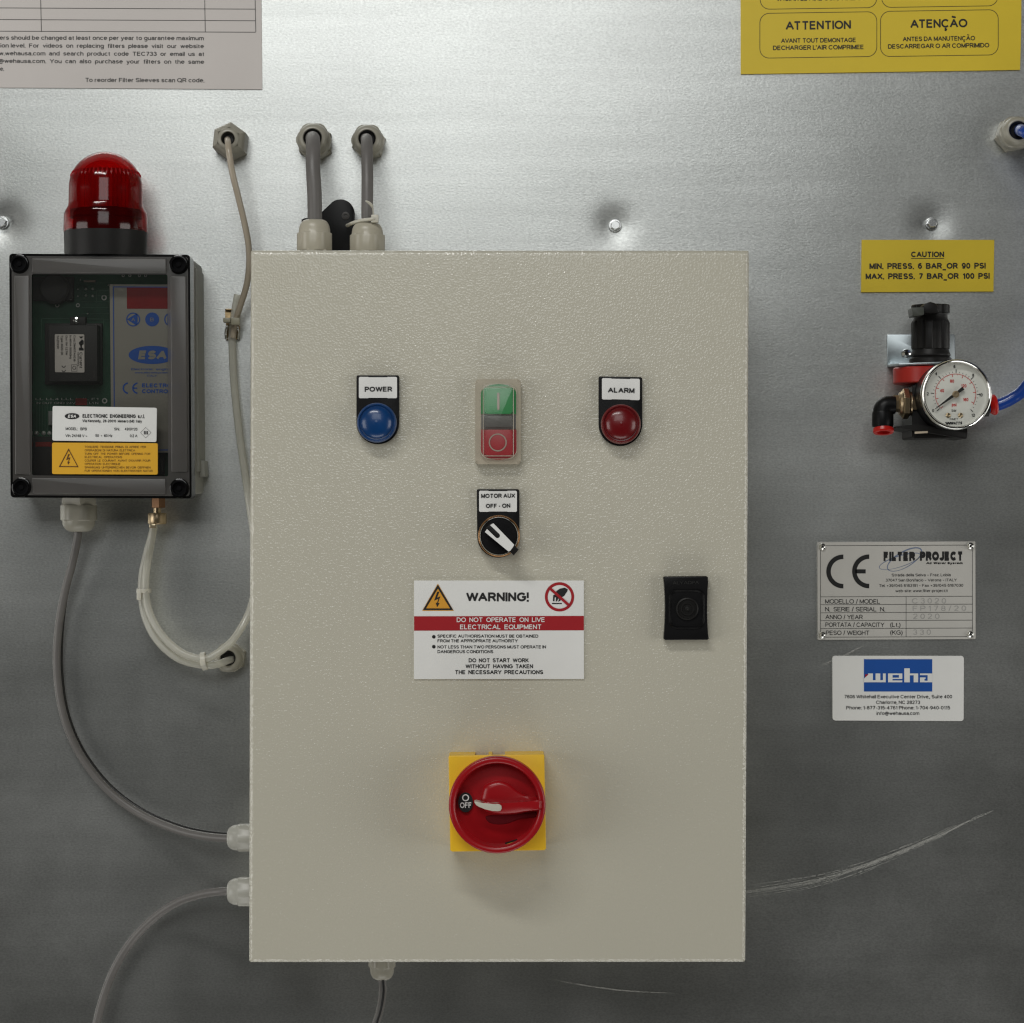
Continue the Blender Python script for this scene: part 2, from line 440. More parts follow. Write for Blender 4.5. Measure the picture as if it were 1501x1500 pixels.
def clear(name, tint, gloss=0.06, rough=0.04, body=None, bodyfac=0.0, frost=0.0):
    """see-through plastic: tinted transparency + glossy skin (+ some coloured body / frosted refraction)"""
    m = bpy.data.materials.new(name); m.use_nodes = True; nt = m.node_tree
    for n in list(nt.nodes): nt.nodes.remove(n)
    out = N(nt, 'ShaderNodeOutputMaterial')
    tr = N(nt, 'ShaderNodeBsdfTransparent'); tr.inputs[0].default_value = tint
    cur = tr.outputs[0]
    if frost:
        rf = N(nt, 'ShaderNodeBsdfRefraction'); rf.inputs['Color'].default_value = tint; rf.inputs['Roughness'].default_value = 0.45; rf.inputs['IOR'].default_value = 1.12
        ms = N(nt, 'ShaderNodeMixShader'); ms.inputs[0].default_value = frost
        nt.links.new(cur, ms.inputs[1]); nt.links.new(rf.outputs[0], ms.inputs[2]); cur = ms.outputs[0]
    if body:
        df = N(nt, 'ShaderNodeBsdfDiffuse'); df.inputs[0].default_value = body
        tl = N(nt, 'ShaderNodeBsdfTranslucent'); tl.inputs[0].default_value = body
        ad = N(nt, 'ShaderNodeMixShader'); ad.inputs[0].default_value = 0.4
        nt.links.new(df.outputs[0], ad.inputs[1]); nt.links.new(tl.outputs[0], ad.inputs[2])
        ms = N(nt, 'ShaderNodeMixShader')
        co = N(nt, 'ShaderNodeTexCoord'); no = N(nt, 'ShaderNodeTexNoise', Scale=90.0, Detail=3.0)
        mr = N(nt, 'ShaderNodeMapRange'); mr.inputs[3].default_value = bodyfac * 0.88; mr.inputs[4].default_value = bodyfac * 1.12
        nt.links.new(co.outputs['Object'], no.inputs['Vector']); nt.links.new(no.outputs['Fac'], mr.inputs[0]); nt.links.new(mr.outputs[0], ms.inputs[0])
        nt.links.new(cur, ms.inputs[1]); nt.links.new(ad.outputs[0], ms.inputs[2]); cur = ms.outputs[0]
    gl = N(nt, 'ShaderNodeBsdfGlossy'); gl.inputs['Roughness'].default_value = rough
    lw = N(nt, 'ShaderNodeLayerWeight', Blend=0.5)
    pw = N(nt, 'ShaderNodeMath'); pw.operation = 'POWER'; pw.inputs[1].default_value = 4.0
    fr = N(nt, 'ShaderNodeMapRange'); fr.inputs[3].default_value = 0.045; fr.inputs[4].default_value = 0.75
    nt.links.new(lw.outputs['Facing'], pw.inputs[0]); nt.links.new(pw.outputs[0], fr.inputs[0])
    ms = N(nt, 'ShaderNodeMixShader')
    nt.links.new(fr.outputs[0], ms.inputs[0]); nt.links.new(cur, ms.inputs[1]); nt.links.new(gl.outputs[0], ms.inputs[2])
    nt.links.new(ms.outputs[0], out.inputs[0]); return m

# galvanised steel sheet
def steel():
    m = bpy.data.materials.new('galvanised_steel'); nt, b = nodes(m); L = nt.links.new
    co = N(nt, 'ShaderNodeTexCoord')
    mp = N(nt, 'ShaderNodeMapping'); mp.inputs['Scale'].default_value = (1.0, 1.0, 1.7); L(co.outputs['Object'], mp.inputs[0])
    grain = N(nt, 'ShaderNodeTexNoise', Scale=420.0, Detail=3.0, Roughness=0.62); L(mp.outputs[0], grain.inputs['Vector'])
    mp2 = N(nt, 'ShaderNodeMapping'); mp2.inputs['Scale'].default_value = (0.35, 1.0, 6.0); L(co.outputs['Object'], mp2.inputs[0])
    roll = N(nt, 'ShaderNodeTexNoise', Scale=9.0, Detail=6.0, Roughness=0.6); L(mp2.outputs[0], roll.inputs['Vector'])
    cloud = N(nt, 'ShaderNodeTexNoise', Scale=5.0, Detail=6.0, Roughness=0.62); L(co.outputs['Object'], cloud.inputs['Vector'])
    # colour
    m1 = N(nt, 'ShaderNodeMix'); m1.data_type = 'RGBA'
    m1.inputs[6].default_value = (0.60, 0.615, 0.59, 1); m1.inputs[7].default_value = (0.80, 0.815, 0.80, 1)
    L(cloud.outputs['Fac'], m1.inputs['Factor'])
    m2 = N(nt, 'ShaderNodeMix'); m2.data_type = 'RGBA'; m2.blend_type = 'MULTIPLY'; m2.inputs['Factor'].default_value = 1.0
    mr = N(nt, 'ShaderNodeMapRange'); mr.inputs[1].default_value = 0.3; mr.inputs[2].default_value = 0.7; mr.inputs[3].default_value = 0.80; mr.inputs[4].default_value = 1.08
    L(grain.outputs['Fac'], mr.inputs[0]); L(m1.outputs[2], m2.inputs[6]); L(mr.outputs[0], m2.inputs[7])
    m3 = N(nt, 'ShaderNodeMix'); m3.data_type = 'RGBA'; m3.blend_type = 'MULTIPLY'; m3.inputs['Factor'].default_value = 1.0
    mr2 = N(nt, 'ShaderNodeMapRange'); mr2.inputs[1].default_value = 0.3; mr2.inputs[2].default_value = 0.7; mr2.inputs[3].default_value = 0.92; mr2.inputs[4].default_value = 1.05
    L(roll.outputs['Fac'], mr2.inputs[0]); L(m2.outputs[2], m3.inputs[6]); L(mr2.outputs[0], m3.inputs[7])
    L(m3.outputs[2], b.inputs['Base Color'])
    b.inputs['Metallic'].default_value = 1.0
    mr3 = N(nt, 'ShaderNodeMapRange'); mr3.inputs[1].default_value = 0.3; mr3.inputs[2].default_value = 0.7; mr3.inputs[3].default_value = 0.315; mr3.inputs[4].default_value = 0.38
    L(cloud.outputs['Fac'], mr3.inputs[0]); L(mr3.outputs[0], b.inputs['Roughness'])
    bp = N(nt, 'ShaderNodeBump', Strength=0.55, Distance=0.00016); L(grain.outputs['Fac'], bp.inputs['Height'])
    L(bp.outputs[0], b.inputs['Normal'])
    return m
# textured powder coat
def powder():
    m = bpy.data.materials.new('textured_powder_coat'); nt, b = nodes(m); L = nt.links.new
    co = N(nt, 'ShaderNodeTexCoord')
    vo = N(nt, 'ShaderNodeTexNoise', Scale=600.0, Detail=0.5, Roughness=0.4); L(co.outputs['Object'], vo.inputs['Vector'])
    big = N(nt, 'ShaderNodeTexNoise', Scale=4.0, Detail=4.0); L(co.outputs['Object'], big.inputs['Vector'])
    mx = N(nt, 'ShaderNodeMix'); mx.data_type = 'RGBA'
    mx.inputs[6].default_value = (0.515, 0.495, 0.408, 1); mx.inputs[7].default_value = (0.565, 0.540, 0.445, 1)
    L(big.outputs['Fac'], mx.inputs['Factor']); L(mx.outputs[2], b.inputs['Base Color'])
    mr = N(nt, 'ShaderNodeMapRange'); mr.inputs[1].default_value = 0.42; mr.inputs[2].default_value = 0.78
    L(vo.outputs['Fac'], mr.inputs[0])
    soft = N(nt, 'ShaderNodeBump', Strength=0.55, Distance=0.00028); L(vo.outputs['Fac'], soft.inputs['Height']); L(soft.outputs[0], b.inputs['Normal'])
    crisp = N(nt, 'ShaderNodeBump', Strength=1.0, Distance=0.00025); L(mr.outputs[0], crisp.inputs['Height']); L(crisp.outputs[0], b.inputs['Coat Normal'])
    b.inputs['Roughness'].default_value = 0.45
    b.inputs['Specular IOR Level'].default_value = 0.3
    b.inputs['Coat Weight'].default_value = 1.0; b.inputs['Coat IOR'].default_value = 1.62
    b.inputs['Coat Roughness'].default_value = 0.13
    return m

STEEL = steel(); PAINT = powder()
INK = mat('black_ink', (0.012, 0.012, 0.012), 0.45, var=0.2)
DINK = mat('grey_ink', (0.06, 0.058, 0.055), 0.5)
FAINT = mat('stamped_marks', (0.36, 0.355, 0.34), 0.6)
WHITE = mat('white_sticker', (0.80, 0.80, 0.775), 0.45, var=0.03, rvar=0.06)
PAPER = mat('matt_paper', (0.63, 0.592, 0.565), 0.7, spec=0.2, var=0.02, bump=0.1)
YST = mat('yellow_sticker', (0.66, 0.49, 0.03), 0.4, var=0.04, bump=0.05, bscale=60)
YST2 = mat('amber_sticker', (0.78, 0.42, 0.025), 0.4, var=0.03)
YPL = mat('yellow_plastic', (0.92, 0.56, 0.025), 0.38, var=0.05, bump=0.06)
RINK = mat('red_ink', (0.36, 0.008, 0.014), 0.45)
RPL = mat('red_plastic', (0.34, 0.006, 0.010), 0.30, var=0.06, bump=0.05)
ORED = mat('red_anodised', (0.42, 0.018, 0.012), 0.35, var=0.1)
BPL = mat('black_plastic', (0.006, 0.006, 0.0065), 0.38, spec=0.22, var=0.2, bump=0.10, bscale=700)
BPM = mat('matt_black_plastic', (0.012, 0.0115, 0.011), 0.42, spec=0.22, var=0.2, bump=0.14, bscale=900)
BLK = mat('deep_black_rubber', (0.003, 0.003, 0.0035), 0.6, spec=0.08)
GPL = mat('grey_gland_plastic', (0.33, 0.315, 0.26), 0.33, var=0.08, bump=0.10, bscale=500)
BGL = mat('beige_gland_plastic', (0.46, 0.43, 0.345), 0.33, var=0.06)
LGPL = mat('light_grey_plastic', (0.43, 0.425, 0.38), 0.32, var=0.06, bump=0.06)
BEIGE = mat('beige_button_frame', (0.42, 0.375, 0.29), 0.42, var=0.05, bump=0.08)
GBODY = mat('grey_enclosure_plastic', (0.30, 0.30, 0.27), 0.5, var=0.08, bump=0.2)
GCAB = mat('grey_cable_sheath', (0.142, 0.134, 0.127), 0.42, var=0.12, bump=0.12, bscale=400)
BSEAL_SHADE = mat('black_seal_and_shade', (0.01, 0.01, 0.01), 0.4)  # black of the seals and of the shade strips laid beside cables
TUBEM = None
TIE = mat('nylon_tie', (0.62, 0.60, 0.52), 0.35, var=0.06, sss=0.3)
BEIC = mat('beige_cable', (0.40, 0.345, 0.265), 0.3, var=0.08, coat=0.3)
BLUEH = mat('blue_hose', (0.012, 0.055, 0.30), 0.25, var=0.08, coat=0.4)
CHROME = mat('chrome', (0.82, 0.82, 0.80), 0.12, metal=1, var=0.05, rvar=0.04)
ZINC = mat('zinc_bracket', (0.46, 0.51, 0.53), 0.38, metal=1, var=0.18, vscale=300, rvar=0.1)
BRASS = mat('brass', (0.50, 0.39, 0.25), 0.36, metal=1, var=0.15)
BRONZE = mat('bronze_ring', (0.42, 0.24, 0.12), 0.3, metal=1, var=0.15)
PLATE = mat('aluminium_plate', (0.60, 0.585, 0.545), 0.45, metal=0.2, var=0.05, bump=0.05)
PCB = mat('green_circuit_board', (0.028, 0.12, 0.065), 0.35, var=0.5, vscale=45)
PCBL = mat('circuit_traces', (0.10, 0.22, 0.14), 0.35, var=0.2)
SOLD = mat('solder', (0.75, 0.75, 0.7), 0.3, metal=0.1, var=0.2)
DARKC = mat('dark_component', (0.045, 0.042, 0.040), 0.5, var=0.25)
KEYP = mat('keypad_foil', (0.40, 0.37, 0.32), 0.4, var=0.03)
BLUI = mat('blue_ink', (0.03, 0.13, 0.55), 0.4)
BLUW = mat('logo_blue', (0.012, 0.085, 0.37), 0.4)
DISP = mat('red_display', (0.30, 0.008, 0.010), 0.3, var=0.2)
OINK = mat('orange_print', (0.70, 0.33, 0.03), 0.45)
DIAL = mat('gauge_dial', (0.74, 0.73, 0.68), 0.5, var=0.02)
RD2 = mat('dial_red', (0.55, 0.03, 0.025), 0.5)
SWIRL = mat('swirl_blue', (0.16, 0.20, 0.30), 0.5)
SMOKE = clear('smoked_window', (0.60, 0.61, 0.60, 1), rough=0.05, body=(0.30, 0.30, 0.29, 1), bodyfac=0.05)
SMOKEF = clear('frosted_smoked_frame', (0.42, 0.415, 0.41, 1), rough=0.25, body=(0.19, 0.178, 0.168, 1), bodyfac=0.5, frost=0.9)
SMOKEE = clear('smoked_rim', (0.10, 0.10, 0.10, 1), rough=0.1, body=(0.012, 0.012, 0.012, 1), bodyfac=0.75)
REDG = clear('red_dome_plastic', (0.66, 0.011, 0.013, 1), rough=0.10, body=(0.30, 0.002, 0.004, 1), bodyfac=0.13)
REDI = clear('red_inner_lens', (0.80, 0.03, 0.03, 1), rough=0.16, body=(0.55, 0.014, 0.018, 1), bodyfac=0.60)
GLASS = clear('gauge_glass', (0.96, 0.97, 0.96, 1), rough=0.02)
TUBEM = clear('milky_tube', (0.88, 0.87, 0.82, 1), rough=0.16, body=(0.86, 0.85, 0.78, 1), bodyfac=0.52)
BOLTM = mat('bright_zinc', (0.85, 0.86, 0.86), 0.27, metal=1, var=0.06)
BOOT = clear('clear_button_cover', (0.98, 0.975, 0.96, 1), rough=0.14, body=(0.6, 0.59, 0.54, 1), bodyfac=0.05)
LBLUE = mat('blue_lens', (0.003, 0.042, 0.155), 0.30, var=0.25, vscale=70, coat=0.3)
LRED = mat('red_lens', (0.13, 0.003, 0.005), 0.30, var=0.25, vscale=70, coat=0.3)
GREENB = mat('green_button', (0.035, 0.27, 0.085), 0.35)
REDB = mat('red_button', (0.36, 0.018, 0.028), 0.35)
MIDG = mat('grey_button_middle', (0.13, 0.13, 0.13), 0.35)
SCR = mat('scratch_bright', (0.42, 0.42, 0.395), 0.75, metal=0.0, var=0.4, vscale=400)

# ------------------------------------------------------------------ the steel panel
BOLTS = [(4.5, 327), (901.5, 331.5), (1365, 328.5)]
ax_f = np.linspace(-0.47, 0.47, 560)
edge = np.array([-1.6, -1.2, -0.9, -0.7, -0.56])
gx = np.concatenate([edge, ax_f, -edge[::-1]]); gz = gx.copy()
X, Z = np.meshgrid(gx, gz)
D = np.zeros_like(X)                      # displacement towards +Y (into the machine)
for (bx, by), A in zip(BOLTS, (0.0024, 0.0018, 0.0015)):
    c = P(bx, by, 0)
    r2 = (X - c.x) ** 2 + (Z - c.z) ** 2
    D += A * np.exp(-r2 / (2 * 0.0105 ** 2)) + 0.15 * A * np.exp(-r2 / (2 * 0.036 ** 2))
for (bx, by), A in (((334, 203), .0003), ((458, 203), .0003), ((538, 204), .0003), ((1494, 192), .0005)):
    c = P(bx, by, 0)
    D += A * np.exp(-((X - c.x) ** 2 + (Z - c.z) ** 2) / (2 * 0.024 ** 2))
D += 0.0007 * np.sin(2.3 * X + 0.6) * np.sin(3.9 * Z + 0.4) + 0.00022 * np.sin(13 * X + 2 * np.sin(5 * Z)) * np.cos(9 * Z + 1.3) \
   + 0.00005 * np.sin(41 * X + 3 * np.sin(17 * Z)) * np.sin(33 * Z + 2)
fade = np.clip((0.9 - np.abs(X)) / 0.3, 0, 1) * np.clip((0.9 - np.abs(Z)) / 0.3, 0, 1)
D *= fade
n = len(gx)
co = np.stack([X, D, Z], -1).reshape(-1, 3)
idx = np.arange(n * n).reshape(n, n)
q = np.stack([idx[:-1, :-1], idx[:-1, 1:], idx[1:, 1:], idx[1:, :-1]], -1).reshape(-1, 4)
me = bpy.data.meshes.new('wall')
me.vertices.add(n * n); me.vertices.foreach_set('co', co.ravel())
me.loops.add(q.size); me.loops.foreach_set('vertex_index', q.ravel().astype(np.int32))
me.polygons.add(len(q)); me.polygons.foreach_set('loop_start', np.arange(0, q.size, 4, dtype=np.int32))
me.update(calc_edges=True); me.shade_smooth(); me.materials.append(STEEL)
wall = bpy.data.objects.new('wall', me); COL.objects.link(wall)
wall['kind'] = 'structure'
wall['label'] = 'brushed galvanised steel machine panel behind everything, dented around its bolts'

# scratches: fine raised burrs on the sheet
def scratch(pts, spread, count, wd, name='scratch', seglen=(0.12, 0.4), d=0.0012):
    bm = NB()
    path = smooth_path([Vector((x, y, 0)) for x, y in pts], 24)
    m = len(path)
    for k in range(count):
        L = int(m * random.uniform(*seglen)); s = random.randint(0, max(1, m - L - 1))
        off0 = random.gauss(0, 1); wob = random.uniform(0, 6)
        prev = None; dk_ = d + k * 4e-6
        for i in range(s, min(s + L, m - 1)):
            t = i / m; sp = spread * (1 - t) ** 0.9 + 0.35
            off = off0 * sp + 0.25 * math.sin(i * 0.4 + wob)
            w_ = wd * random.uniform(0.3, 1) * math.sin(PI * (i - s + 0.5) / L)
            tn = (path[i + 1] - path[i]).normalized(); nn = Vector((-tn.y, tn.x, 0))
            c = path[i] + nn * off
            a = bm.verts.new(P(c.x + nn.x * w_, c.y + nn.y * w_, dk_)); b_ = bm.verts.new(P(c.x - nn.x * w_, c.y - nn.y * w_, dk_))
            if prev and random.random() > 0.18: bm.faces.new((prev[0], prev[1], b_, a))
            prev = (a, b_)
    for v in [v for v in bm.verts if not v.link_faces]: bm.verts.remove(v)
    return bm
o = build('scratch', scratch([(1050, 1314), (1160, 1298), (1230, 1282), (1300, 1258), (1370, 1228), (1420, 1203), (1460, 1186)], 5.5, 95, 0.36, seglen=(0.05, 0.3)), SCR, wall, smooth=None)
o['kind'] = 'stuff'
build('scratch', scratch([(790, 1432), (850, 1444), (920, 1453), (1004, 1457)], 0.4, 4, 0.3, seglen=(.3, .9)), SCR, wall, smooth=None)['kind'] = 'stuff'
build('scratch', scratch([(1200, 978), (1235, 962), (1275, 943)], 0.4, 5, 0.35, seglen=(.3, .9)), SCR, wall, smooth=None)['kind'] = 'stuff'
bm = NB()
# ------------------------------------------------------------------ bolts
def bolt(px, py, label, ph):
    loc = P(px, py, -0.0022)
    t = thing('bolt', label, 'bolt', loc, 'hex bolts holding the steel panel')
    bm = NB(); R = 9.3 * K(0)
    lathe(bm, [(0, 0.0010), (R * .98, 0.0012), (R, 0.0022), (R * 0.93, 0.0030), (0, 0.0032)], loc, 'Y-', 40)
    build('flange', bm, BOLTM, t)
    bm = NB(); r = 7.6 * K(0)
    lathe(bm, [(r, 0.003), (r, 0.0065), (r * 0.88, 0.0074), (0, 0.0075)], loc, 'Y-', 6, ph)
    lathe(bm, [(r * .78, 0.0074), (r * .72, 0.0078), (0, 0.0078)], loc, 'Y-', 30)
    build('hex_head', bm, BOLTM, t)
    return t
bolt(*BOLTS[0], 'shiny hex bolt cut by the left edge of the panel, left of the red beacon', 0.3)
bolt(*BOLTS[1], 'shiny hex bolt in a dent above the right half of the control cabinet', 0.52)
bolt(*BOLTS[2], 'shiny hex bolt just above the yellow caution sticker', 0.1)

# ------------------------------------------------------------------ flat stickers and plates on the panel
t = thing('instruction_sheet', 'pale grey printed sheet with empty table rows, cut by the top left corner', 'label', P(190, 60, 0))
bm = NB(); prism(bm, [(-60, -60), (382.6, -60), (384.2, 131.2), (-60, 128.2)], 0.0016, 0.0, bevel=0.0001, seg=1)
build('paper', bm, PAPER, t)
bm = NB(); d = 0.0018
Z0 = zoomer(0, 0, 3.7525)
for y0, y1 in ((45, 51), (109, 115), (173, 178)): line(bm, Z0(-60, y0 - 1), Z0(1406, y1), 0.9, d)
for x0, x1 in ((222, 228), (1125, 1129), (1402, 1407)): line(bm, Z0(x0, -60), Z0(x1, 176), 0.9, d)
kw = dict(bold=0.012)
T(bm, 'ers should be changed at least once per year to guarantee maximum', Z0(-2, 219), Z0(1121, 222), 6.0, d, **kw)
T(bm, 'tion level.  For  videos  on  replacing  filters  please  visit  our  website', Z0(-10, 262), Z0(1122, 266), 6.0, d, **kw)
T(bm, 'w.wehausa.com  and  search  product  code  TEC733  or  email  us  at', Z0(-6, 305), Z0(1122, 309), 6.0, d, **kw)
T(bm, '@wehausa.com.  You  can  also  purchase  your  filters  on  the  same', Z0(-8, 347), Z0(1123, 352), 6.0, d, **kw)
T(bm, 'e.', Z0(0, 390), Z0(22, 390), 6.0, d, **kw)
T(bm, 'To reorder Filter Sleeves scan QR code.', Z0(470, 452), Z0(1124, 454), 6.2, d, **kw)
build('lettering', bm, DINK, t, smooth=None)

t = thing('attention_sticker', 'large yellow sticker reading ATTENTION and ATENÇÃO, cut by the top edge at the right', 'sticker', P(1290, 50, 0))
bm = NB(); prism(bm, [(1085.6, -60), (1497.6, -60), (1497.0, 40), (1495.4, 102.6), (1086, 108.8)], 0.0016, 0.0, bevel=0.0001, seg=1)
build('backing', bm, YST, t)
bm = NB(); Z0 = zoomer(1060, 0, 3.404)
sl = -0.015
def yrr(x0, y0, x1, y1, r):
    cx = (x0 + x1) / 2
    return [Z0(x, y + (x - cx) * sl) for x, y in rrect(x0, y0, x1, y1, r, 8)]
outline(bm, yrr(182, 62, 768, 288, 48), 0.75, d); outline(bm, yrr(784, 52, 1374, 280, 48), 0.75, d)
outline(bm, yrr(184, -170, 768, 44, 48), 0.75, d); outline(bm, yrr(790, -180, 1372, 35, 48), 0.75, d)
T(bm, 'ATTENTION', Z0(312, 150), Z0(638, 145), 12.6, d, bold=0.02)
T(bm, 'ATENÇÃO', Z0(934, 141), Z0(1219, 137), 12.6, d, bold=0.02)
for s, a, b in (('AVANT TOUT DEMONTAGE', (289, 215), (661, 211)), ("DECHARGER L'AIR COMPRIMEE", (249, 251), (700, 246)),
                ('ANTES DA MANUTENÇÃO', (896, 207), (1257, 202)), ('DESCARREGAR O AR COMPRIMIDO', (823, 244), (1328, 237)), ('VACIAR EL AIRE COMPRIMIDO', (264, 6), (690, 1))):
    T(bm, s, Z0(*a), Z0(*b), 6.6, d, bold=0.014)
build('lettering', bm, INK, t, smooth=None)

t = thing('caution_sticker', 'small yellow CAUTION sticker with pressure limits above the pressure regulator', 'sticker', P(1360, 390, 0))
Z0 = zoomer(1230, 340, 4.413)
bm = NB(); prism(bm, [Z0(146, 52), Z0(1004, 52), Z0(999, 386), Z0(142, 391)], 0.0016, 0.0, bevel=0.0001, seg=1)
build('backing', bm, YST, t)
bm = NB()
T(bm, 'CAUTION', Z0(466, 164), Z0(679, 164), 8.2, d, bold=0.03); line(bm, Z0(466, 172), Z0(679, 172), 0.9, d)
T(bm, 'MIN.  PRESS.  6  BAR_OR  90  PSI', Z0(196, 241), Z0(948, 238), 8.6, d, bold=0.03)
T(bm, 'MAX.  PRESS.  7  BAR_OR  100  PSI', Z0(171, 307), Z0(974, 304), 8.6, d, bold=0.03)
build('lettering', bm, INK, t, smooth=None)

# manufacturer plate
Z0 = zoomer(1180, 780, 5.174)
t = thing('rating_plate', 'grey metal CE maker plate with a ruled table and four rivets, right of the cabinet', 'plate', P(1314, 866, 0))
bm = NB(); prism(bm, rquad([Z0(95, 78), Z0(1292, 72), Z0(1294, 812), Z0(97, 818)], 1.2), 0.0020, 0.0, bevel=0.0003, seg=1)
build('metal_sheet', bm, PLATE, t)
bm = NB(); d = 0.0022; s_ = 0.6
F = lambda x, y: Z0(x, y - (x - 690) * 0.004)
for a, b in (((118, 102), (1270, 102)), ((118, 102), (118, 798)), ((1270, 102), (1270, 798)), ((118, 796), (1270, 796)),
             ((118, 490), (1270, 490)), ((118, 550), (1270, 550)), ((118, 611), (1270, 611)), ((118, 671), (1270, 671)), ((118, 731), (1270, 731)), ((767, 490), (767, 796))):
    line(bm, F(*a), F(*b), s_, d)
for cx in (290, 486):
    c = F(cx, 298); arc(bm, c[0], c[1], 18.3 , 24.8, 90, 270, d, 32)
    line(bm, (c[0] - .1, c[1] - 21.55), (c[0] + 0.2, c[1] - 21.55), 6.5, d); line(bm, (c[0] - .1, c[1] + 21.55), (c[0] + .2, c[1] + 21.55), 6.5, d)
c = F(486, 298); line(bm, (c[0] - 20, c[1]), (c[0] - 5, c[1]), 6.0, d)
T(bm, 'FILTER', F(596, 220), F(836, 221), 13.6, d, bold=0.075); T(bm, 'PROJECT', F(872, 219), F(1192, 220), 13.6, d, bold=0.075)
T(bm, 'Air Water System', F(918, 245), F(1194, 246), 3.2, d, bold=0.05, shear=0.2)
for s, a, b, y in (('Strada della Selva – Fraz. Lobia', 658, 1105, 337), ('37047 San Bonifacio – Verona – ITALY', 612, 1152, 376),
                   ('Tel. +39/045 6183191 – Fax +39/045 6187030', 563, 1200, 417), ('web-site: www.filter-project.it', 686, 1082, 457)):
    T(bm, s, F(a, y), F(b, y), 4.0, d)
for s, a, b, y in (('MODELLO / MODEL', 153, 568, 542), ('N.  SERIE / SERIAL  N.', 153, 606, 601), ('ANNO / YEAR', 155, 438, 660),
                   ('PORTATA / CAPACITY', 155, 602, 719), ('(Lt.)', 646, 724, 720), ('PESO / WEIGHT', 160, 487, 780), ('(KG)', 646, 740, 779)):
    T(bm, s, F(a, y - 1), F(b, y + 1), 6.4, d)
build('lettering', bm, INK, t, smooth=None)
bm = NB()
for s, a, b, y in (('C 3 0 2 0', 812, 1070, 543), ('F P 1 7 8 / 2 0', 818, 1222, 600), ('2 0 2 0', 820, 1020, 660), ('3 3 0', 820, 955, 780)):
    T(bm, s, F(a, y), F(b, y), 7.6, d, bold=-0.01)
build('stamped_numbers', bm, FAINT, t, smooth=None)
bm = NB()
def swirl(cx, cy, rx, ry, tilt, wd):
    o, i_ = [], []
    for k in range(49):
        a = 2 * PI * k / 48; ww = wd * (0.35 + 0.65 * abs(math.cos(a / 2 + 0.5)))
        for lst, e in ((o, 0), (i_, ww)):
            x, y = (rx - e) * math.cos(a), (ry - e) * math.sin(a)
            lst.append(F(cx + x * math.cos(tilt) - y * math.sin(tilt), cy + x * math.sin(tilt) + y * math.cos(tilt)))
    strip(bm, o, i_, 0.0021, closed=False)
swirl(755, 208, 150, 62, -0.52, 10); swirl(720, 222, 166, 44, -0.30, 7)
build('swirl_mark', bm, SWIRL, t, smooth=None)
for k, (x, y) in enumerate(((132, 114), (1254, 107), (132, 782), (1252, 776))):
    bm = NB(); c = Z0(x, y); r = 5.6 * K(0)
    lathe(bm, [(r, 0.0), (r, 0.001), (r * .75, 0.0024), (r * .42, 0.0030), (r * .34, 0.0026), (r * .30, 0.0010), (0, 0.0008)], P(c[0], c[1], 0.0018), 'Y-', 28)
    build('rivet', bm, CHROME, t)

# distributor sticker
t = thing('address_sticker', 'small white sticker with a blue logo block and address lines, under the metal plate', 'sticker', P(1316, 1010, 0))
bm = NB(); prism(bm, rquad([Z0(208, 940), Z0(1205, 941), Z0(1203, 1434), Z0(210, 1430)], 4.5, 6), 0.0016, 0.0, bevel=0.0001, seg=1)
build('backing', bm, WHITE, t)
d = 0.0018
bm = NB(); flat(bm, [Z0(447, 965), Z0(965, 965), Z0(965, 1210), Z0(447, 1210)], d)
build('logo_block', bm, BLUW, t, smooth=None)
bm = NB(); d2 = d + 0.0002
def R_(x0, y0, x1, y1, m=0): flat(bm, [Z0(x0, y0), Z0(x1, y0), Z0(x1, y1), Z0(x0, y1)], d2, m)
yt, yb = 1073, 1140
# w
R_(478, yt, 515, yb); R_(515, yb - 16, 612, yb); R_(535, yt, 571, yb - 16); R_(591, yt, 612, yb - 16)
flat(bm, [Z0(447, 1112), Z0(478, 1080), Z0(478, yb), Z0(447, yb)], d2)
# e
R_(630, yt, 664, yb); R_(664, yt, 738, yt + 12); R_(712, yt + 12, 738, yt + 42); R_(664, yt + 32, 712, yt + 42); R_(664, yb - 14, 738, yb)
# h
R_(753, 1034, 795, yb); R_(795, yt, 858, yt + 14); R_(824, yt + 14, 858, yb)
# a
R_(872, yt, 965, yt + 13); R_(930, yt + 13, 965, yb); R_(872, yt + 30, 906, yb); R_(906, yt + 30, 914, yt + 42); R_(906, yb - 12, 930, yb)
build('logo_letters', bm, WHITE, t, smooth=None)
bm = NB(); flat(bm, [Z0(456, 1080), Z0(482, 1080), Z0(456, 1104)], d2 + 0.0001)
build('red_mark', bm, RINK, t, smooth=None)
bm = NB()
for s, a, b, y in (('7606 Whitehall Executive Center Drive., Suite 400', 300, 1116, 1262), ('Charlotte, NC 28273', 539, 873, 1305),
                   ('Phone: 1-877-315-4761 Phone: 1-704-940-0115', 313, 1101, 1346), ('info@wehausa.com', 543, 867, 1388)):
    T(bm, s, Z0(a, y), Z0(b, y), 5.0, d, bold=0.008)
build('lettering', bm, INK, t, smooth=None)

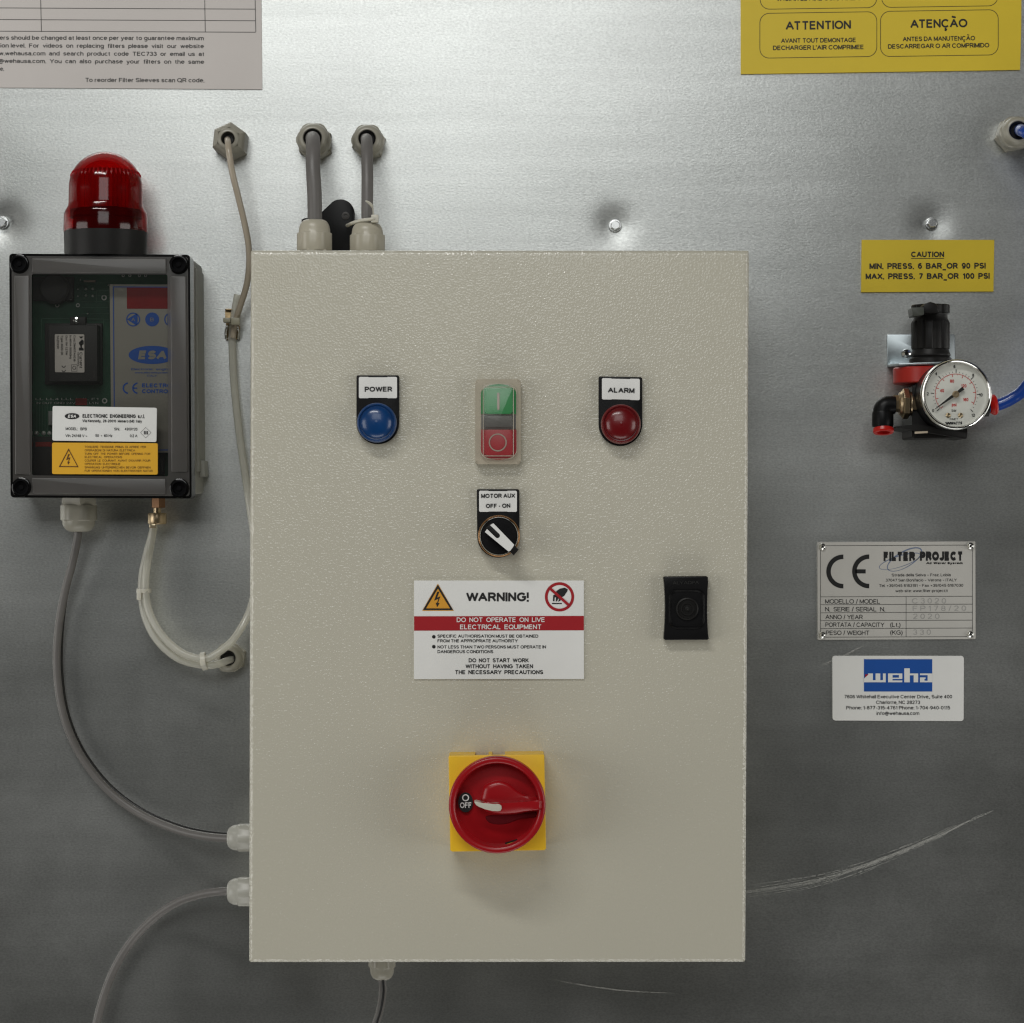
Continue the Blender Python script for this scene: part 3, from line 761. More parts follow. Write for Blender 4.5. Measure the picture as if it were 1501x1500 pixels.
# ------------------------------------------------------------------ cable glands
def gland_parts(loc, axis, R, L, parent, hexph=0.2, hole=0.42, domeR=0.9, hexfront=False, m=GPL, fine=True, recess=0.0):
    """loc at its foot; R outer radius of nut, L its length"""
    bm = NB()
    if hexfront:
        lathe(bm, [(R, 0), (R, L * .72), (R * .93, L * .84), (R * .78, L * .90), (R * .66, L * .95)], loc, axis, 6, hexph)
    else:
        lathe(bm, [(R * .98, 0), (R * 1.02, L * .02), (R * 1.02, L * .26), (R * .96, L * .30), (0.5 * R, L * .30)], loc, axis, 6, hexph)
    build('hex_base', bm, m, parent)
    bm = NB(); n = 48
    rd = R * domeR
    # nut with ribbed flats, then a dome closing to the hole
    def fl(i, tt):
        if tt > L * .70: return 1.0
        return 1.0 + 0.035 * math.cos(6 * (2 * PI * i / n)) + (0.012 if i % 2 else 0)
    if not hexfront:
        pr = [(rd, L * .28), (rd * 1.04, L * .32), (rd * 1.04, L * .68), (rd * .97, L * .71)]
    else:
        pr = [(rd * .80, L * .6), (rd * .80, L * .86)]
        rd *= .83
    for k in range(7):
        a = math.radians(15 + 75 * k / 6)
        rr = rd * (hole + (0.97 - hole) * math.cos(a) ** 0.8) if k < 6 else rd * (hole + .04)
        pr.append((rr, L * (.71 + .29 * math.sin(a))))
    pr += [(rd * hole, L * .985), (rd * hole * .97, L * .80)]
    lathe(bm, pr, loc, axis, n, 0, flute=fl)
    build('dome_nut', bm, m, parent)
    bm = NB(); lathe(bm, [(rd * hole * .98, L * .97), (rd * hole * .80, L * .93), (rd * hole * .72, L * .82), (0, L * .80)], loc, axis, 28)
    build('rubber_seal', bm, BSEAL_SHADE, parent)

def wall_gland(px, py, Rpx, label, hexph, hexfront, hole, L=0.036, dome=.9):
    loc = P(px, py, L); loc.y = 0.0
    t = thing('cable_gland', label, 'cable gland', loc, 'grey cable glands screwed into the steel panel')
    gland_parts(loc, 'Y-', Rpx * K(L * .5), L, t, hexph, hole, dome, hexfront)
    return t
G1 = wall_gland(334, 203, 26.5, 'grey hexagonal cable gland with the thin beige cable, leftmost of the top three', 0.42, True, 0.5, L=.034)
G2 = wall_gland(458, 202, 26.5, 'middle grey cable gland of the top row, with the thickest cable', 0.52, False, 0.56, L=.038)
G3 = wall_gland(538, 203, 25.0, 'rightmost of the three grey cable glands above the cabinet', 0.25, False, 0.56, L=.034)
G4 = wall_gland(1493, 191, 25, 'grey cable gland with blue hose at the right edge of the picture', 0.2, False, 0.60, L=.034)
G5 = wall_gland(334, 965, 23, 'grey cable gland where the milky tube ends, beside the lower left of the cabinet', 0.35, False, 0.54, L=.028)

# ------------------------------------------------------------------ control cabinet
DB = 0.16
cab = thing('control_cabinet', 'large pale grey control cabinet with lamps, switches and a warning label', 'control cabinet', P(729, 890, 0))
TL, TR, BR, BL = (367.6, 367.2), (1097.6, 367.6), (1092.4, 1410.6), (365.2, 1411)
def front_pt(p, d=DB): return P(p[0], p[1], d)
bm = NB()
c4 = [TL, TR, BR, BL]
# door: pressed sheet with rolled edges
def inset(c, e):
    out = []
    for i in range(4):
        p = Vector(c[i]); a = (Vector(c[i - 1]) - p).normalized(); b = (Vector(c[(i + 1) % 4]) - p).normalized()
        out.append(tuple(p + (a + b) * e))
    return out
rings = []; edge_radius = 0.0040
for k in range(7):
    a_ = PI / 2 * k / 6
    e = edge_radius * (1 - math.cos(a_)) / K(DB)
    ring_ = rquad(inset(c4, e - 0.7), 4.0 - 0.4 * k, 5)
    rings.append([bm.verts.new(Vector((P(x, y, DB).x, -(DB - edge_radius * (1 - math.sin(a_))), P(x, y, DB).z))) for x, y in ring_])
rings.insert(0, [bm.verts.new(Vector((v.co.x, -(DB - 0.020), v.co.z))) for v in rings[0]])
for ra, rb in zip(rings, rings[1:]):
    for i in range(len(ra)):
        j_ = (i + 1) % len(ra); bm.faces.new((ra[i], ra[j_], rb[j_], rb[i]))
bm.faces.new(rings[-1]); bm.faces.new(rings[0][::-1])
build('door', bm, PAINT, cab)
bm = NB()
ins = [(TL[0] + 4, TL[1] + 4), (TR[0] - 4, TR[1] + 4), (BR[0] - 4, BR[1] - 4), (BL[0] + 4, BL[1] - 4)]
prism(bm, rquad(ins, 3, 3), DB - 0.020, -0.004, back=False)
bmesh.ops.delete(bm, geom=[f for f in bm.faces if abs(f.normal.y) > 0.9], context='FACES')
build('cabinet_body', bm, PAINT, cab)
bm = NB(); prism(bm, [(TL[0] + 10, TL[1] + 10), (TR[0] - 10, TR[1] + 10), (BR[0] - 10, BR[1] - 10), (BL[0] + 10, BL[1] - 10)], DB - 0.0205, DB - 0.024, back=True)
build('door_seal', bm, BSEAL_SHADE, cab)

ztop = front_pt(TL).z - 0.0025; xleft = front_pt(BL).x + 0.0024; zbot = front_pt(BR).z + 0.0024
# glands on the cabinet top
def part_empty(name, parent, label=None):
    o = bpy.data.objects.new(name, None); COL.objects.link(o); o.parent = parent; o.empty_display_size = 0.01
    if label: o['label'] = label
    return o
def cab_gland(px, py_tip, R, Lpx_d, axis, label, hole, d0=.078, dome=.9, m=GPL):
    g = part_empty('cable_gland', cab, label)
    if axis == 'Z+':
        tip = P(px, py_tip, d0); L = tip.z - ztop; loc = Vector((tip.x, -d0, ztop))
    elif axis == 'X-':
        tip = P(px, py_tip, d0); L = xleft - tip.x; loc = Vector((xleft, -d0, tip.z))
    else:
        tip = P(px, py_tip, d0); L = zbot - tip.z; loc = Vector((tip.x, -d0, zbot))
    gland_parts(loc, axis, R * K(d0), L, g, 0.25, hole, dome, m=m)
    return loc, L
cab_gland(461, 322.5, 26.5, 0, 'Z+', 'left gland on the cabinet top', 0.46, m=BGL)
cab_gland(538.5, 326.5, 26.5, 0, 'Z+', 'right gland on the cabinet top', 0.42, m=BGL)
cab_gland(333, 1228, 21.8, 0, 'X-', 'upper gland on the left side of the cabinet', 0.30, d0=.06, m=LGPL)
cab_gland(333, 1307, 22.8, 0, 'X-', 'lower gland on the left side of the cabinet', 0.32, d0=.06, m=LGPL)
cab_gland(560, 1436, 20.5, 0, 'Z-', 'gland under the cabinet', 0.36, d0=.06)

# black fixing lug behind the top edge
bm = NB()
Z0 = zoomer(290, 160, 4.5455)
lug = [Z0(870, 960), Z0(700, 960), Z0(690, 735), Z0(715, 725), Z0(800, 722), Z0(885, 630)] + [Z0(950 + 92 * math.cos(math.radians(a)), 692 - 92 * math.sin(math.radians(a))) for a in range(130, -1, -13)] + [Z0(1038, 960)]
prism(bm, lug, 0.022, 0.012, bevel=0.001, back=True)
build('fixing_lug', bm, BPL, cab)
bm = NB(); c = Z0(985, 712); lathe(bm, [(0.0034, 0), (0.0034, .0012), (0.0018, .0016), (0.0015, 0.0006), (0, 0.0005)], P(c[0], c[1], 0.022), 'Y-', 20)
build('lug_rivet', bm, DARKC, cab)

# --- pilot lamps
def holder(Zf, x0, y0, x1, ysplit, cx, cy, rr, dd, nm, tilt=0.0):
    """black legend carrier: rectangle on top with round lower end"""
    pts = [Zf(*p) for p in ((x0 + 20, y0), (x1 - 20, y0 + tilt), (x1, y0 + 22 + tilt))]
    a_ = [Zf(cx + rr * math.cos(math.radians(a)), cy + rr * math.sin(math.radians(a))) for a in range(0, 181, 9)]
    pts += a_ + [Zf(x0, y0 + 22)]
    bm = NB(); prism(bm, pts, DB + dd, DB, bevel=0.0006, seg=2)
    return bm
def legend(Zf, x0, y0, x1, y1, dd, texts, parent, tilt=0):
    bm = NB()
    w_ = x1 - x0; nk = 10
    pts = [(x0 + 18, y0), (x0 + w_ * .24, y0), (x0 + w_ * .27, y0 + nk), (x0 + w_ * .73, y0 + nk), (x0 + w_ * .76, y0), (x1 - 18, y0), (x1, y0 + 18), (x1, y1 - 18), (x1 - 18, y1),
           (x0 + w_ * .76, y1), (x0 + w_ * .73, y1 - nk), (x0 + w_ * .27, y1 - nk), (x0 + w_ * .24, y1), (x0 + 18, y1), (x0, y1 - 18), (x0, y0 + 18)]
    pts = [Zf(x, y + tilt * (x - x0) / w_) for x, y in pts]
    prism(bm, pts, DB + dd + 0.0007, DB + dd - 0.0003, bevel=0.0001, seg=1)
    build('name_plate', bm, WHITE, parent)
    bm = NB()
    for s, a, b, cap in texts: T(bm, s, Zf(*a), Zf(*b), cap, DB + dd + 0.0010, bold=0.028)
    build('lettering', bm, INK, parent, smooth=None)

def lamp(ox, oy, txt, lens_mat, cx, cy, x0, x1, y0, lx0, ly0, lx1, ly1, label, tilt, name):
    Zf = zoomer(ox, oy, 12.5)
    g = part_empty(name, cab, label)
    R = (x1 - x0) / 2
    bm = holder(Zf, x0, y0, x1, 0, (x0 + x1) / 2, cy + 4, R, 0.005, 'h', tilt)
    build('legend_carrier', bm, BPL, g)
    legend(Zf, lx0, ly0, lx1, ly1, 0.005, txt, g, tilt)
    c = Zf(cx, cy); r = 29.2 * K(DB + .01); loc = P(c[0], c[1], DB + .012); loc.y = -(DB + .005)
    bm = NB()
    lathe(bm, [(r, 0), (r, .006), (r * .97, .0078), (r * .90, .0088), (r * .885, .0088)], loc, 'Y-', 56)
    build('lens_rim', bm, lens_mat, g)
    bm = NB()
    pr = [(r * .885, .0088), (r * .86, .0080), (r * .80, .0079)] + [(r * .80 * math.cos(math.radians(a)), .0079 + .0052 * math.sin(math.radians(a)) ) for a in range(8, 90, 8)] + [(0, .0132)]
    lathe(bm, pr, loc, 'Y-', 56)
    build('lens', bm, lens_mat, g)
lamp(500, 540, [('POWER', (432, 430), (936, 428), 7.4)], LBLUE, 652, 996, 280, 1062, 128, 325, 158, 1025, 550, 'blue power lamp under its POWER plate', 0, 'indicator_lamp')
lamp(855, 540, [('ALARM', (450, 444), (938, 456), 7.4)], LRED, 690, 1022, 282, 1080, 148, 342, 180, 1036, 572, 'red alarm lamp under its ALARM plate', 14, 'indicator_lamp')

# --- motor selector
g = part_empty('selector_switch', cab, 'black and white selector knob under the MOTOR AUX plate')
Zf = zoomer(680, 705, 12.5)
bm = holder(Zf, 234, 152, 1014, 0, 632, 1020, 388, 0.005, 'h', 0)
build('legend_carrier', bm, BPL, g)
legend(Zf, 278, 182, 972, 570, 0.005, [('MOTOR AUX', (316, 316), (938, 310), 6.3), ('OFF - ON', (402, 500), (850, 494), 6.3)], g, 0)
c = Zf(643, 1013); loc = P(c[0], c[1], DB + .012); loc.y = -(DB + .005); k_ = K(DB + .012)
bm = NB(); lathe(bm, [(30.8 * k_, 0), (30.8 * k_, .0045), (29.5 * k_, .0055), (28.6 * k_, .0050)], loc, 'Y-', 56)
build('bronze_ring', bm, BRONZE, g)
bm = NB(); lathe(bm, [(28.2 * k_, .001), (28.0 * k_, .0088), (27.4 * k_, .0094), (26.4 * k_, .0094), (26.2 * k_, .0086)], loc, 'Y-', 56)
build('chrome_ring', bm, CHROME, g)
bm = NB(); lathe(bm, [(26.3 * k_, .0088), (25.5 * k_, .0092), (0, .0094)], loc, 'Y-', 48)
build('knob_disc', bm, BPL, g)
bm = NB()
prism(bm, [Zf(*p) for p in ((395, 870), (515, 765), (1005, 1262), (912, 1368))], DB + .024, DB + .0135, bevel=0.0008)
build('handle', bm, BPM, g)
bm = NB()
dW = DB + .0245
ang = []
cc = Vector((615, 1005)); u_ = Vector((0.68, 0.73)).normalized(); v_ = Vector((-u_.y, u_.x))
outer = [(540, 775), (920, 1175), (895, 1215), (845, 1280), (815, 1295), (385, 938), (425, 885), ]
slot = [tuple(cc + u_ * 0 + v_ * 46), ]
semi = [tuple(cc + (v_ * math.cos(a) + u_ * math.sin(a)) * 46) for a in [PI * i / 8 for i in range(9)]]
pts = [(540, 778), (922, 1172), (905, 1205), (850, 1280), (815, 1294), (384, 938), (424, 884)] + [tuple(Vector(q)) for q in semi] + [(480, 812)]
bmq = NB(); prism(bmq, [Zf(*p) for p in pts], dW, DB + .0235)
build('pointer', bmq, WHITE, g)

# --- start stop push button
g = part_empty('push_button', cab, 'green and red start stop button in a beige frame')
Zf = zoomer(680, 550, 10.71)
bm = NB()
outer = rrect(178, 66, 892, 1400, 50, 5)
bo = [Zf(*p) for p in outer]
inn = [Zf(*p) for p in rrect(262, 135, 832, 1325, 90, 5)]
da = DB + .009
prism(bm, bo, da, DB, bevel=0.0028, seg=4)
build('frame', bm, BEIGE, g)
def capsule_clip(y0, y1, x0, x1, r, top):
    pts = []
    cx = (x0 + x1) / 2; ry = 150
    if top:
        pts = [(x0, y1), (x0, y0 + ry)] + [(cx - (x1 - x0) / 2 * math.cos(math.radians(a)), y0 + ry - ry * math.sin(math.radians(a))) for a in range(15, 180, 15)] + [(x1, y0 + ry), (x1, y1)]
    else:
        pts = [(x0, y0), (x1, y0), (x1, y1 - ry)] + [(cx + (x1 - x0) / 2 * math.cos(math.radians(a)), y1 - ry + ry * math.sin(math.radians(a))) for a in range(15, 180, 15)] + [(x0, y1 - ry)]
    return pts
bm = NB(); prism(bm, [Zf(*p) for p in capsule_clip(140, 612, 268, 822, 0, True)], DB + .0105, DB + .004, bevel=.0006)
prism(bm, [Zf(*p) for p in rrect(318, 205, 768, 612, 60, 4)], DB + .0130, DB + .010, bevel=.0008)
build('start_button', bm, GREENB, g)
bm = NB(); prism(bm, [Zf(*p) for p in rrect(275, 622, 815, 850, 0)], DB + .0098, DB + .004, bevel=.0003)
prism(bm, [Zf(*p) for p in rrect(325, 640, 758, 812, 10)], DB + .0118, DB + .0095, bevel=.0006)
build('middle_block', bm, MIDG, g)
bm = NB(); prism(bm, [Zf(*p) for p in capsule_clip(856, 1330, 268, 828, 0, False)], DB + .0108, DB + .004, bevel=.0006)
prism(bm, [Zf(*p) for p in rrect(318, 856, 768, 1262, 60, 4)], DB + .0138, DB + .0105, bevel=.0006)
build('stop_button', bm, REDB, g)
bm = NB(); flat(bm, [Zf(*p) for p in rrect(522, 278, 558, 545, 10)], DB + .0133)
outline(bm, [Zf(*p) for p in circ(531, 1058, 142, 48)], 1.9, DB + .0141)
build('button_marks', bm, mat('button_print', (0.36, 0.29, 0.24), 0.5), g, smooth=None)
# clear boot
bm = NB()
prism(bm, [Zf(*p) for p in rrect(250, 130, 838, 1322, 130, 7)], DB + .0120, DB + .0095, bevel=.0010, seg=3)
prism(bm, [Zf(*p) for p in rrect(300, 185, 780, 1272, 16, 4)], DB + .0185, DB + .0121, bevel=.0012, seg=3)
build('clear_cover', bm, BOOT, g)
bm = NB()
a_ = [Zf(*p) for p in rrect(298, 184, 782, 1274, 16, 4)]; outline(bm, a_, 0.8, DB + .0187)
a_ = [Zf(*p) for p in rrect(252, 132, 836, 1320, 160, 9)]; outline(bm, a_, 0.7, DB + .0123)
build('cover_edge', bm, mat('clear_edge', (0.52, 0.47, 0.38), 0.25), g, smooth=None)

# --- black turn lock
g = part_empty('door_lock', cab, 'black rectangular lock cover with concentric rings near the right side of the door')
Zf = zoomer(900, 820, 7.505)
L_ = []
for i in range(13):
    y = 190 + (885 - 190) * i / 12; e = 16 * (1 - ((i - 6) / 6) ** 2)
    L_.append((y, e))
pts = [(545, 200), (560, 190), (1020, 187), (1036, 200)] + [(1040 - e, y) for y, e in L_[1:-1]] + [(1046, 872), (1030, 887), (565, 890), (548, 876)] + [(546 + e * 1.1, y) for y, e in L_[::-1][1:-1]]
bm = NB(); prism(bm, [Zf(*p) for p in pts], DB + .009, DB, bevel=.0010, seg=3)
build('cover_plate', bm, BPL, g)
bm = NB()
o_ = [Zf(*p) for p in rrect(600, 325, 1000, 765, 90, 6)]; i_ = [Zf(*p) for p in rrect(632, 360, 968, 735, 66, 6)]
v0 = [bm.verts.new(P(x, y, DB + .0092)) for x, y in o_]
mid = [Zf(*p) for p in rrect(614, 340, 986, 752, 80, 6)]
v1 = [bm.verts.new(P(x, y, DB + .0108)) for x, y in mid]; v2 = [bm.verts.new(P(x, y, DB + .0092)) for x, y in i_]
for i in range(len(v0)):
    j = (i + 1) % len(v0); bm.faces.new((v0[i], v0[j], v1[j], v1[i])); bm.faces.new((v1[i], v1[j], v2[j], v2[i]))
build('raised_border', bm, BPL, g, smooth=60)
bm = NB(); c = Zf(805, 545); kk = K(DB) / 7.505
lathe(bm, [(125 * kk, 0), (122 * kk, .0018), (108 * kk, .0022), (100 * kk, .0010), (78 * kk, .0010), (72 * kk, .0022), (60 * kk, .0022), (54 * kk, .0012), (30 * kk, .0012), (26 * kk, .0022), (12 * kk, .0024), (0, .0016)], P(c[0], c[1], DB + .009), 'Y-', 48)
build('rings', bm, BPM, g)
bm = NB(); T(bm, 'ALYADPA', Zf(645, 278), Zf(935, 272), 4.6, DB + .0094, bold=.0)
build('embossed_lettering', bm, mat('worn_emboss', (0.03, 0.03, 0.029), 0.3), g, smooth=None)

# --- warning label
g = part_empty('warning_label', cab, 'white electrical warning label with a red band')
Zf = zoomer(590, 840, 5.361)
def ZP(l): return [Zf(*p) for p in l]
bm = NB(); prism(bm, ZP([(91, 60), (1425, 60), (1426, 834), (90, 835)]), DB + .0016, DB, bevel=.0001, seg=1)
build('backing', bm, WHITE, g)
dd = DB + .0018
bm = NB(); flat(bm, ZP([(91, 341), (1425, 338), (1425, 451), (91, 454)]), dd)
c = Zf(1234, 188); arc(bm, c[0], c[1], 93 / 5.361, 115 / 5.361, 0, 360, dd, 56)
line(bm, Zf(1234 - 74, 188 - 66), Zf(1234 + 74, 188 + 66), 3.9, dd + .0003)
build('red_print', bm, RINK, g, smooth=None)
bm = NB(); T(bm, 'DO  NOT  OPERATE  ON  LIVE', Zf(426, 387), Zf(1116, 386), 6.9, dd + .0002, bold=.012)
T(bm, 'ELECTRICAL  EQUIPMENT', Zf(452, 443), Zf(1090, 442), 6.9, dd + .0002, bold=.012)
build('white_lettering', bm, WHITE, g, smooth=None)
bm = NB()
T(bm, 'WARNING!', Zf(500, 224), Zf(992, 224), 13.2, dd, bold=.030)
for s, a, b, y, cp in (('SPECIFIC AUTHORISATION MUST BE OBTAINED', 275, 1067, 509, 4.6), ('FROM THE APPROPRIATE AUTHORITY', 275, 906, 546, 4.6), ('NOT LESS THAN TWO PERSONS MUST OPERATE IN', 275, 1127, 594, 4.6),
                       ('DANGEROUS CONDITIONS', 275, 713, 631, 4.6), ('DO  NOT  START  WORK', 520, 992, 703, 6.0), ('WITHOUT  HAVING  TAKEN', 495, 1026, 750, 6.0), ('THE  NECESSARY  PRECAUTIONS', 415, 1105, 796, 6.0)):
    T(bm, s, Zf(a, y), Zf(b, y), cp, dd, bold=.016 if cp < 5 else .024)
for y in (502, 580): flat(bm, [Zf(*p) for p in circ(246, y, 14, 20)], dd)
# triangle outline + bolt
strip(bm, ZP([(278, 92), (398, 292), (160, 292)]), ZP([(278, 122), (374, 279), (184, 279)]), dd + .0002)
def flash(bm, Zf, cx, cy, s, d):
    up = [(6, -62), (24, -62), (6, -12), (30, -24), (8, 34), (20, 34), (-4, 62), (-12, 28), (-2, 32), (8, -2), (-26, 14), (-20, -12)]
    a = [(-2, -62), (14, -62), (-4, -14), (22, -26), (4, 26), (16, 28), (-3, 60), (-14, 24), (-4, 27), (8, -8), (-26, 8)]
    flat(bm, [Zf(cx + x * s, cy + y * s) for x, y in a], d)
flash(bm, Zf, 275, 210, 1.0, dd + .0002)
# hand silhouette
hand = [(1298, 128), (1274, 116), (1236, 124), (1210, 142), (1204, 166), (1184, 176), (1182, 222), (1194, 224), (1196, 192), (1206, 192), (1204, 226), (1216, 222), (1222, 202), (1230, 204), (1222, 228), (1240, 218), (1252, 190), (1270, 182), (1296, 142)]
flat(bm, ZP(hand), dd); flat(bm, ZP([(1174, 236), (1252, 236), (1252, 245), (1174, 245)]), dd)
build('black_print', bm, INK, g, smooth=None)
bm = NB(); flat(bm, ZP([(278, 84), (403, 298), (154, 298)]), dd)
build('orange_triangle', bm, OINK, g, smooth=None)

# --- main switch
g = part_empty('main_switch', cab, 'red rotary main switch on a yellow square plate, turned OFF')
Zf = zoomer(620, 1080, 6.823)
DY = DB + .034
bm = NB()
# yellow plate with a notched top edge
prism(bm, ZP([(262, 190), (1205, 178), (1214, 190), (1232, 1120), (1215, 1138), (292, 1152), (272, 1138), (255, 200)]), DY, DY - .0028, bevel=.0009, seg=2, back=True)
pl = [(262, 192), (518, 189), (520, 330), (655, 330), (655, 188), (690, 188), (692, 330), (820, 330), (820, 185), (1205, 181), (1212, 190), (1230, 1120), (1213, 1136), (294, 1150), (274, 1136), (257, 200)]
prism(bm, ZP(pl), DY - .0026, DB)
build('yellow_plate', bm, YPL, g)
c = Zf(742, 682); k_ = K(DY + .012)
loc = P(c[0], c[1], DY + .012); loc.y = -DY
R = 71.0 * k_
bm = NB()
lathe(bm, [(R * .98, 0.0), (R, .004), (R, .0135), (R * .985, .0150), (R * .955, .0155), (R * .885, .0152), (R * .862, .0140), (R * .855, .0070), (R * .83, .0040), (R * .62, .0046), (R * .40, .0056), (0, .0062)], loc, 'Y-', 72)
build('dial', bm, RPL, g, smooth=50)
# hump and grip
bm = NB()
def mound(bm, pts, base, top, shrink, segs=6):
    """soft raised form following an outline"""
    c0 = Vector((sum(p[0] for p in pts) / len(pts), sum(p[1] for p in pts) / len(pts))); rings = []
    for s in range(segs + 1):
        a = PI / 2 * s / segs; sc = 1 - shrink * (1 - math.cos(a)); h = base + (top - base) * math.sin(a)
        rings.append([bm.verts.new(P(*Zf(c0.x + (p[0] - c0.x) * sc, c0.y + (p[1] - c0.y) * sc), h)) for p in pts])
    for a, b in zip(rings, rings[1:]):
        for i in range(len(pts)):
            bm.faces.new((a[i], a[(i + 1) % len(pts)], b[(i + 1) % len(pts)], b[i]))
    bm.faces.new(rings[-1])
def spl(pts, sub=5):
    pts = pts + pts[:3]
    o = smooth_path([Vector((x, y, 0)) for x, y in pts], sub)
    return [(v.x, v.y) for v in o[sub:-2 * sub]] if False else [(v.x, v.y) for v in o[sub:sub * (len(pts) - 2)]]
mound(bm, spl([(585, 560), (620, 480), (740, 436), (850, 462), (950, 540), (1060, 596), (1160, 610), (1150, 700), (900, 742), (700, 730), (580, 660)]), DY + .0045, DY + .0098, .34)
build('hub_mound', bm, RPL, g, smooth=60)
bm = NB()
mound(bm, spl([(560, 650), (700, 660), (900, 652), (1080, 640), (1196, 628), (1204, 680), (1190, 730), (1060, 748), (900, 772), (740, 776), (620, 740)]), DY + .004, DY + .0200, .16, 8)
build('grip', bm, RPL, g, smooth=60)
bm = NB()
mound(bm, spl([(620, 800), (720, 782), (900, 780), (1080, 762), (1160, 760), (1150, 800), (980, 822), (850, 868), (760, 880), (660, 862)]), DY + .0050, DY + .0064, .2, 3)
build('finger_hollow', bm, mat('deep_red_plastic', (0.13, 0.004, 0.008), 0.6, spec=0.15), g, smooth=60)
bm = NB()
flat(bm, ZP([(512, 655), (530, 648), (580, 662), (660, 676), (735, 672), (765, 676), (786, 695), (788, 722), (774, 742), (750, 748), (700, 744), (620, 726), (560, 704), (530, 684)]), DY + .0212)
prismpts = ZP([(512, 655), (530, 648), (580, 662), (660, 676), (735, 672), (765, 676), (786, 695), (788, 722), (774, 742), (750, 748), (700, 744), (620, 726), (560, 704), (530, 684)])
bm.free(); bm = NB(); prism(bm, prismpts, DY + .0212, DY + .008, bevel=.0005)
build('pointer', bm, mat('offwhite_plastic', (0.56, 0.55, 0.46), 0.35), g)
bm = NB(); e_ = [(426 + 74 * math.cos(2 * PI * i / 32), 657 + 100 * math.sin(2 * PI * i / 32)) for i in range(32)]
flat(bm, ZP(e_), DY + .0068)
build('off_badge', bm, INK, g, smooth=None)
bm = NB(); c = Zf(426, 611); arc(bm, c[0], c[1], 24 / 6.823, 35 / 6.823, 0, 360, DY + .0071, 30)
T(bm, 'OFF', Zf(371, 714), Zf(484, 712), 8.2, DY + .0071, bold=.02)
build('badge_lettering', bm, WHITE, g, smooth=None)
bm = NB(); flat(bm, ZP([(815, 1062), (940, 1022), (945, 1036), (900, 1056), (850, 1074), (825, 1074)]), DY + .0066)
build('keyhole_slot', bm, BSEAL_SHADE, g, smooth=None)
bm = NB(); flat(bm, ZP([(832, 1076), (938, 1042), (930, 1050), (850, 1080)]), DY + .0068)
build('slot_edge', bm, YPL, g, smooth=None)

# ------------------------------------------------------------------ electronics box with smoked lid
eb = thing('electronics_box', 'grey electronics box with smoked lid, green circuit board inside, under the red beacon', 'control box', P(150, 555, 0))
DL = 0.085; DJ = 0.060
Zf = zoomer(0, 190, 3.75); Zg = zoomer(0, 560, 3.75)
lid = [(13.5, 372), (278.5, 373.5), (281, 731), (15.5, 729.5)]
# hollow body (walls + back)
bm = NB()
def wallring(bm, o, i_, d1, d2, dfloor=None):
    vo = [bm.verts.new(P(x, y, d1)) for x, y in o]; vi = [bm.verts.new(P(x, y, d1)) for x, y in i_]
    vob = [bm.verts.new(Vector((v.co.x, -d2, v.co.z))) for v in vo]
    fl = d2 if dfloor is None else dfloor
    vib = [bm.verts.new(Vector((v.co.x, -fl, v.co.z))) for v in vi]; n = len(o)
    for i in range(n):
        j = (i + 1) % n
        bm.faces.new((vo[i], vo[j], vi[j], vi[i])); bm.faces.new((vo[i], vob[i], vob[j], vo[j])); bm.faces.new((vi[i], vi[j], vib[j], vib[i]))
    bm.faces.new(vib)
ob_ = rquad([(20, 377), (283.5, 379), (286, 724), (22, 722)], 7); ib_ = rquad([(30, 388), (274, 390), (276, 714), (32, 712)], 6)
wallring(bm, ob_, ib_, DJ - .002, 0.0, 0.006)
build('box_body', bm, GBODY, eb)
bm = NB()
for y0, y1 in ((396, 700),):
    wallx = rquad([(284, 392), (288.6, 394), (291.5, 690), (287, 692)], 1.5)
    prism(bm, wallx, .046, .0, bevel=.001)
prism(bm, rquad([(285, 676), (299, 675), (300.5, 698), (287, 700)], 1.5), .030, .004, bevel=.001)
build('hinge_side', bm, GBODY, eb)
# lid rim (sides), frosted frame, clear window
win = [(46.5, 402), (245.5, 402.5), (246.5, 698.5), (47, 697)]
bm = NB()
def ring_solid(bm, o, i_, d1, d2):
    vo = [bm.verts.new(P(x, y, d1)) for x, y in o]; vi = [bm.verts.new(P(x, y, d1)) for x, y in i_]
    vob = [bm.verts.new(v.co + Vector((0, d1 - d2, 0))) for v in vo]; vib = [bm.verts.new(v.co + Vector((0, d1 - d2, 0))) for v in vi]; n = len(o)
    for i in range(n):
        j = (i + 1) % n
        for f in ((vo[i], vo[j], vi[j], vi[i]), (vo[j], vo[i], vob[i], vob[j]), (vi[i], vi[j], vib[j], vib[i]), (vib[i], vib[j], vob[j], vob[i])): bm.faces.new(f)
rim_o = rquad(lid, 6, 5); rim_i = rquad([(17, 375.5), (275.5, 377), (278, 727.5), (19, 726)], 4.5, 5)
ring_solid(bm, rim_o, rim_i, DL - .0006, DJ)
build('lid_rim', bm, SMOKEE, eb)
bm = NB()
fr_o = rquad([(17, 375.5), (275.5, 377), (278, 727.5), (19, 726)], 4.5, 5); fr_i = rquad(win, 3, 5)
strip(bm, fr_o, fr_i, DL)
build('lid_frame', bm, SMOKEF, eb, smooth=None)
bm = NB()
# inner step wall of the window
vi = [bm.verts.new(P(x, y, DL)) for x, y in fr_i]; vj = [bm.verts.new(v.co + Vector((0, .0035, 0))) for v in vi]
for i in range(len(vi)):
    j = (i + 1) % len(vi); bm.faces.new((vi[i], vi[j], vj[j], vj[i]))
build('window_step', bm, SMOKEE, eb, smooth=None)
bm = NB(); vv = [bm.verts.new(v_ + Vector((0, .0012, 0))) for v_ in [P(x, y, DL) for x, y in fr_i]]
bm.faces.new(vv)
build('lid_window', bm, SMOKE, eb, smooth=None)
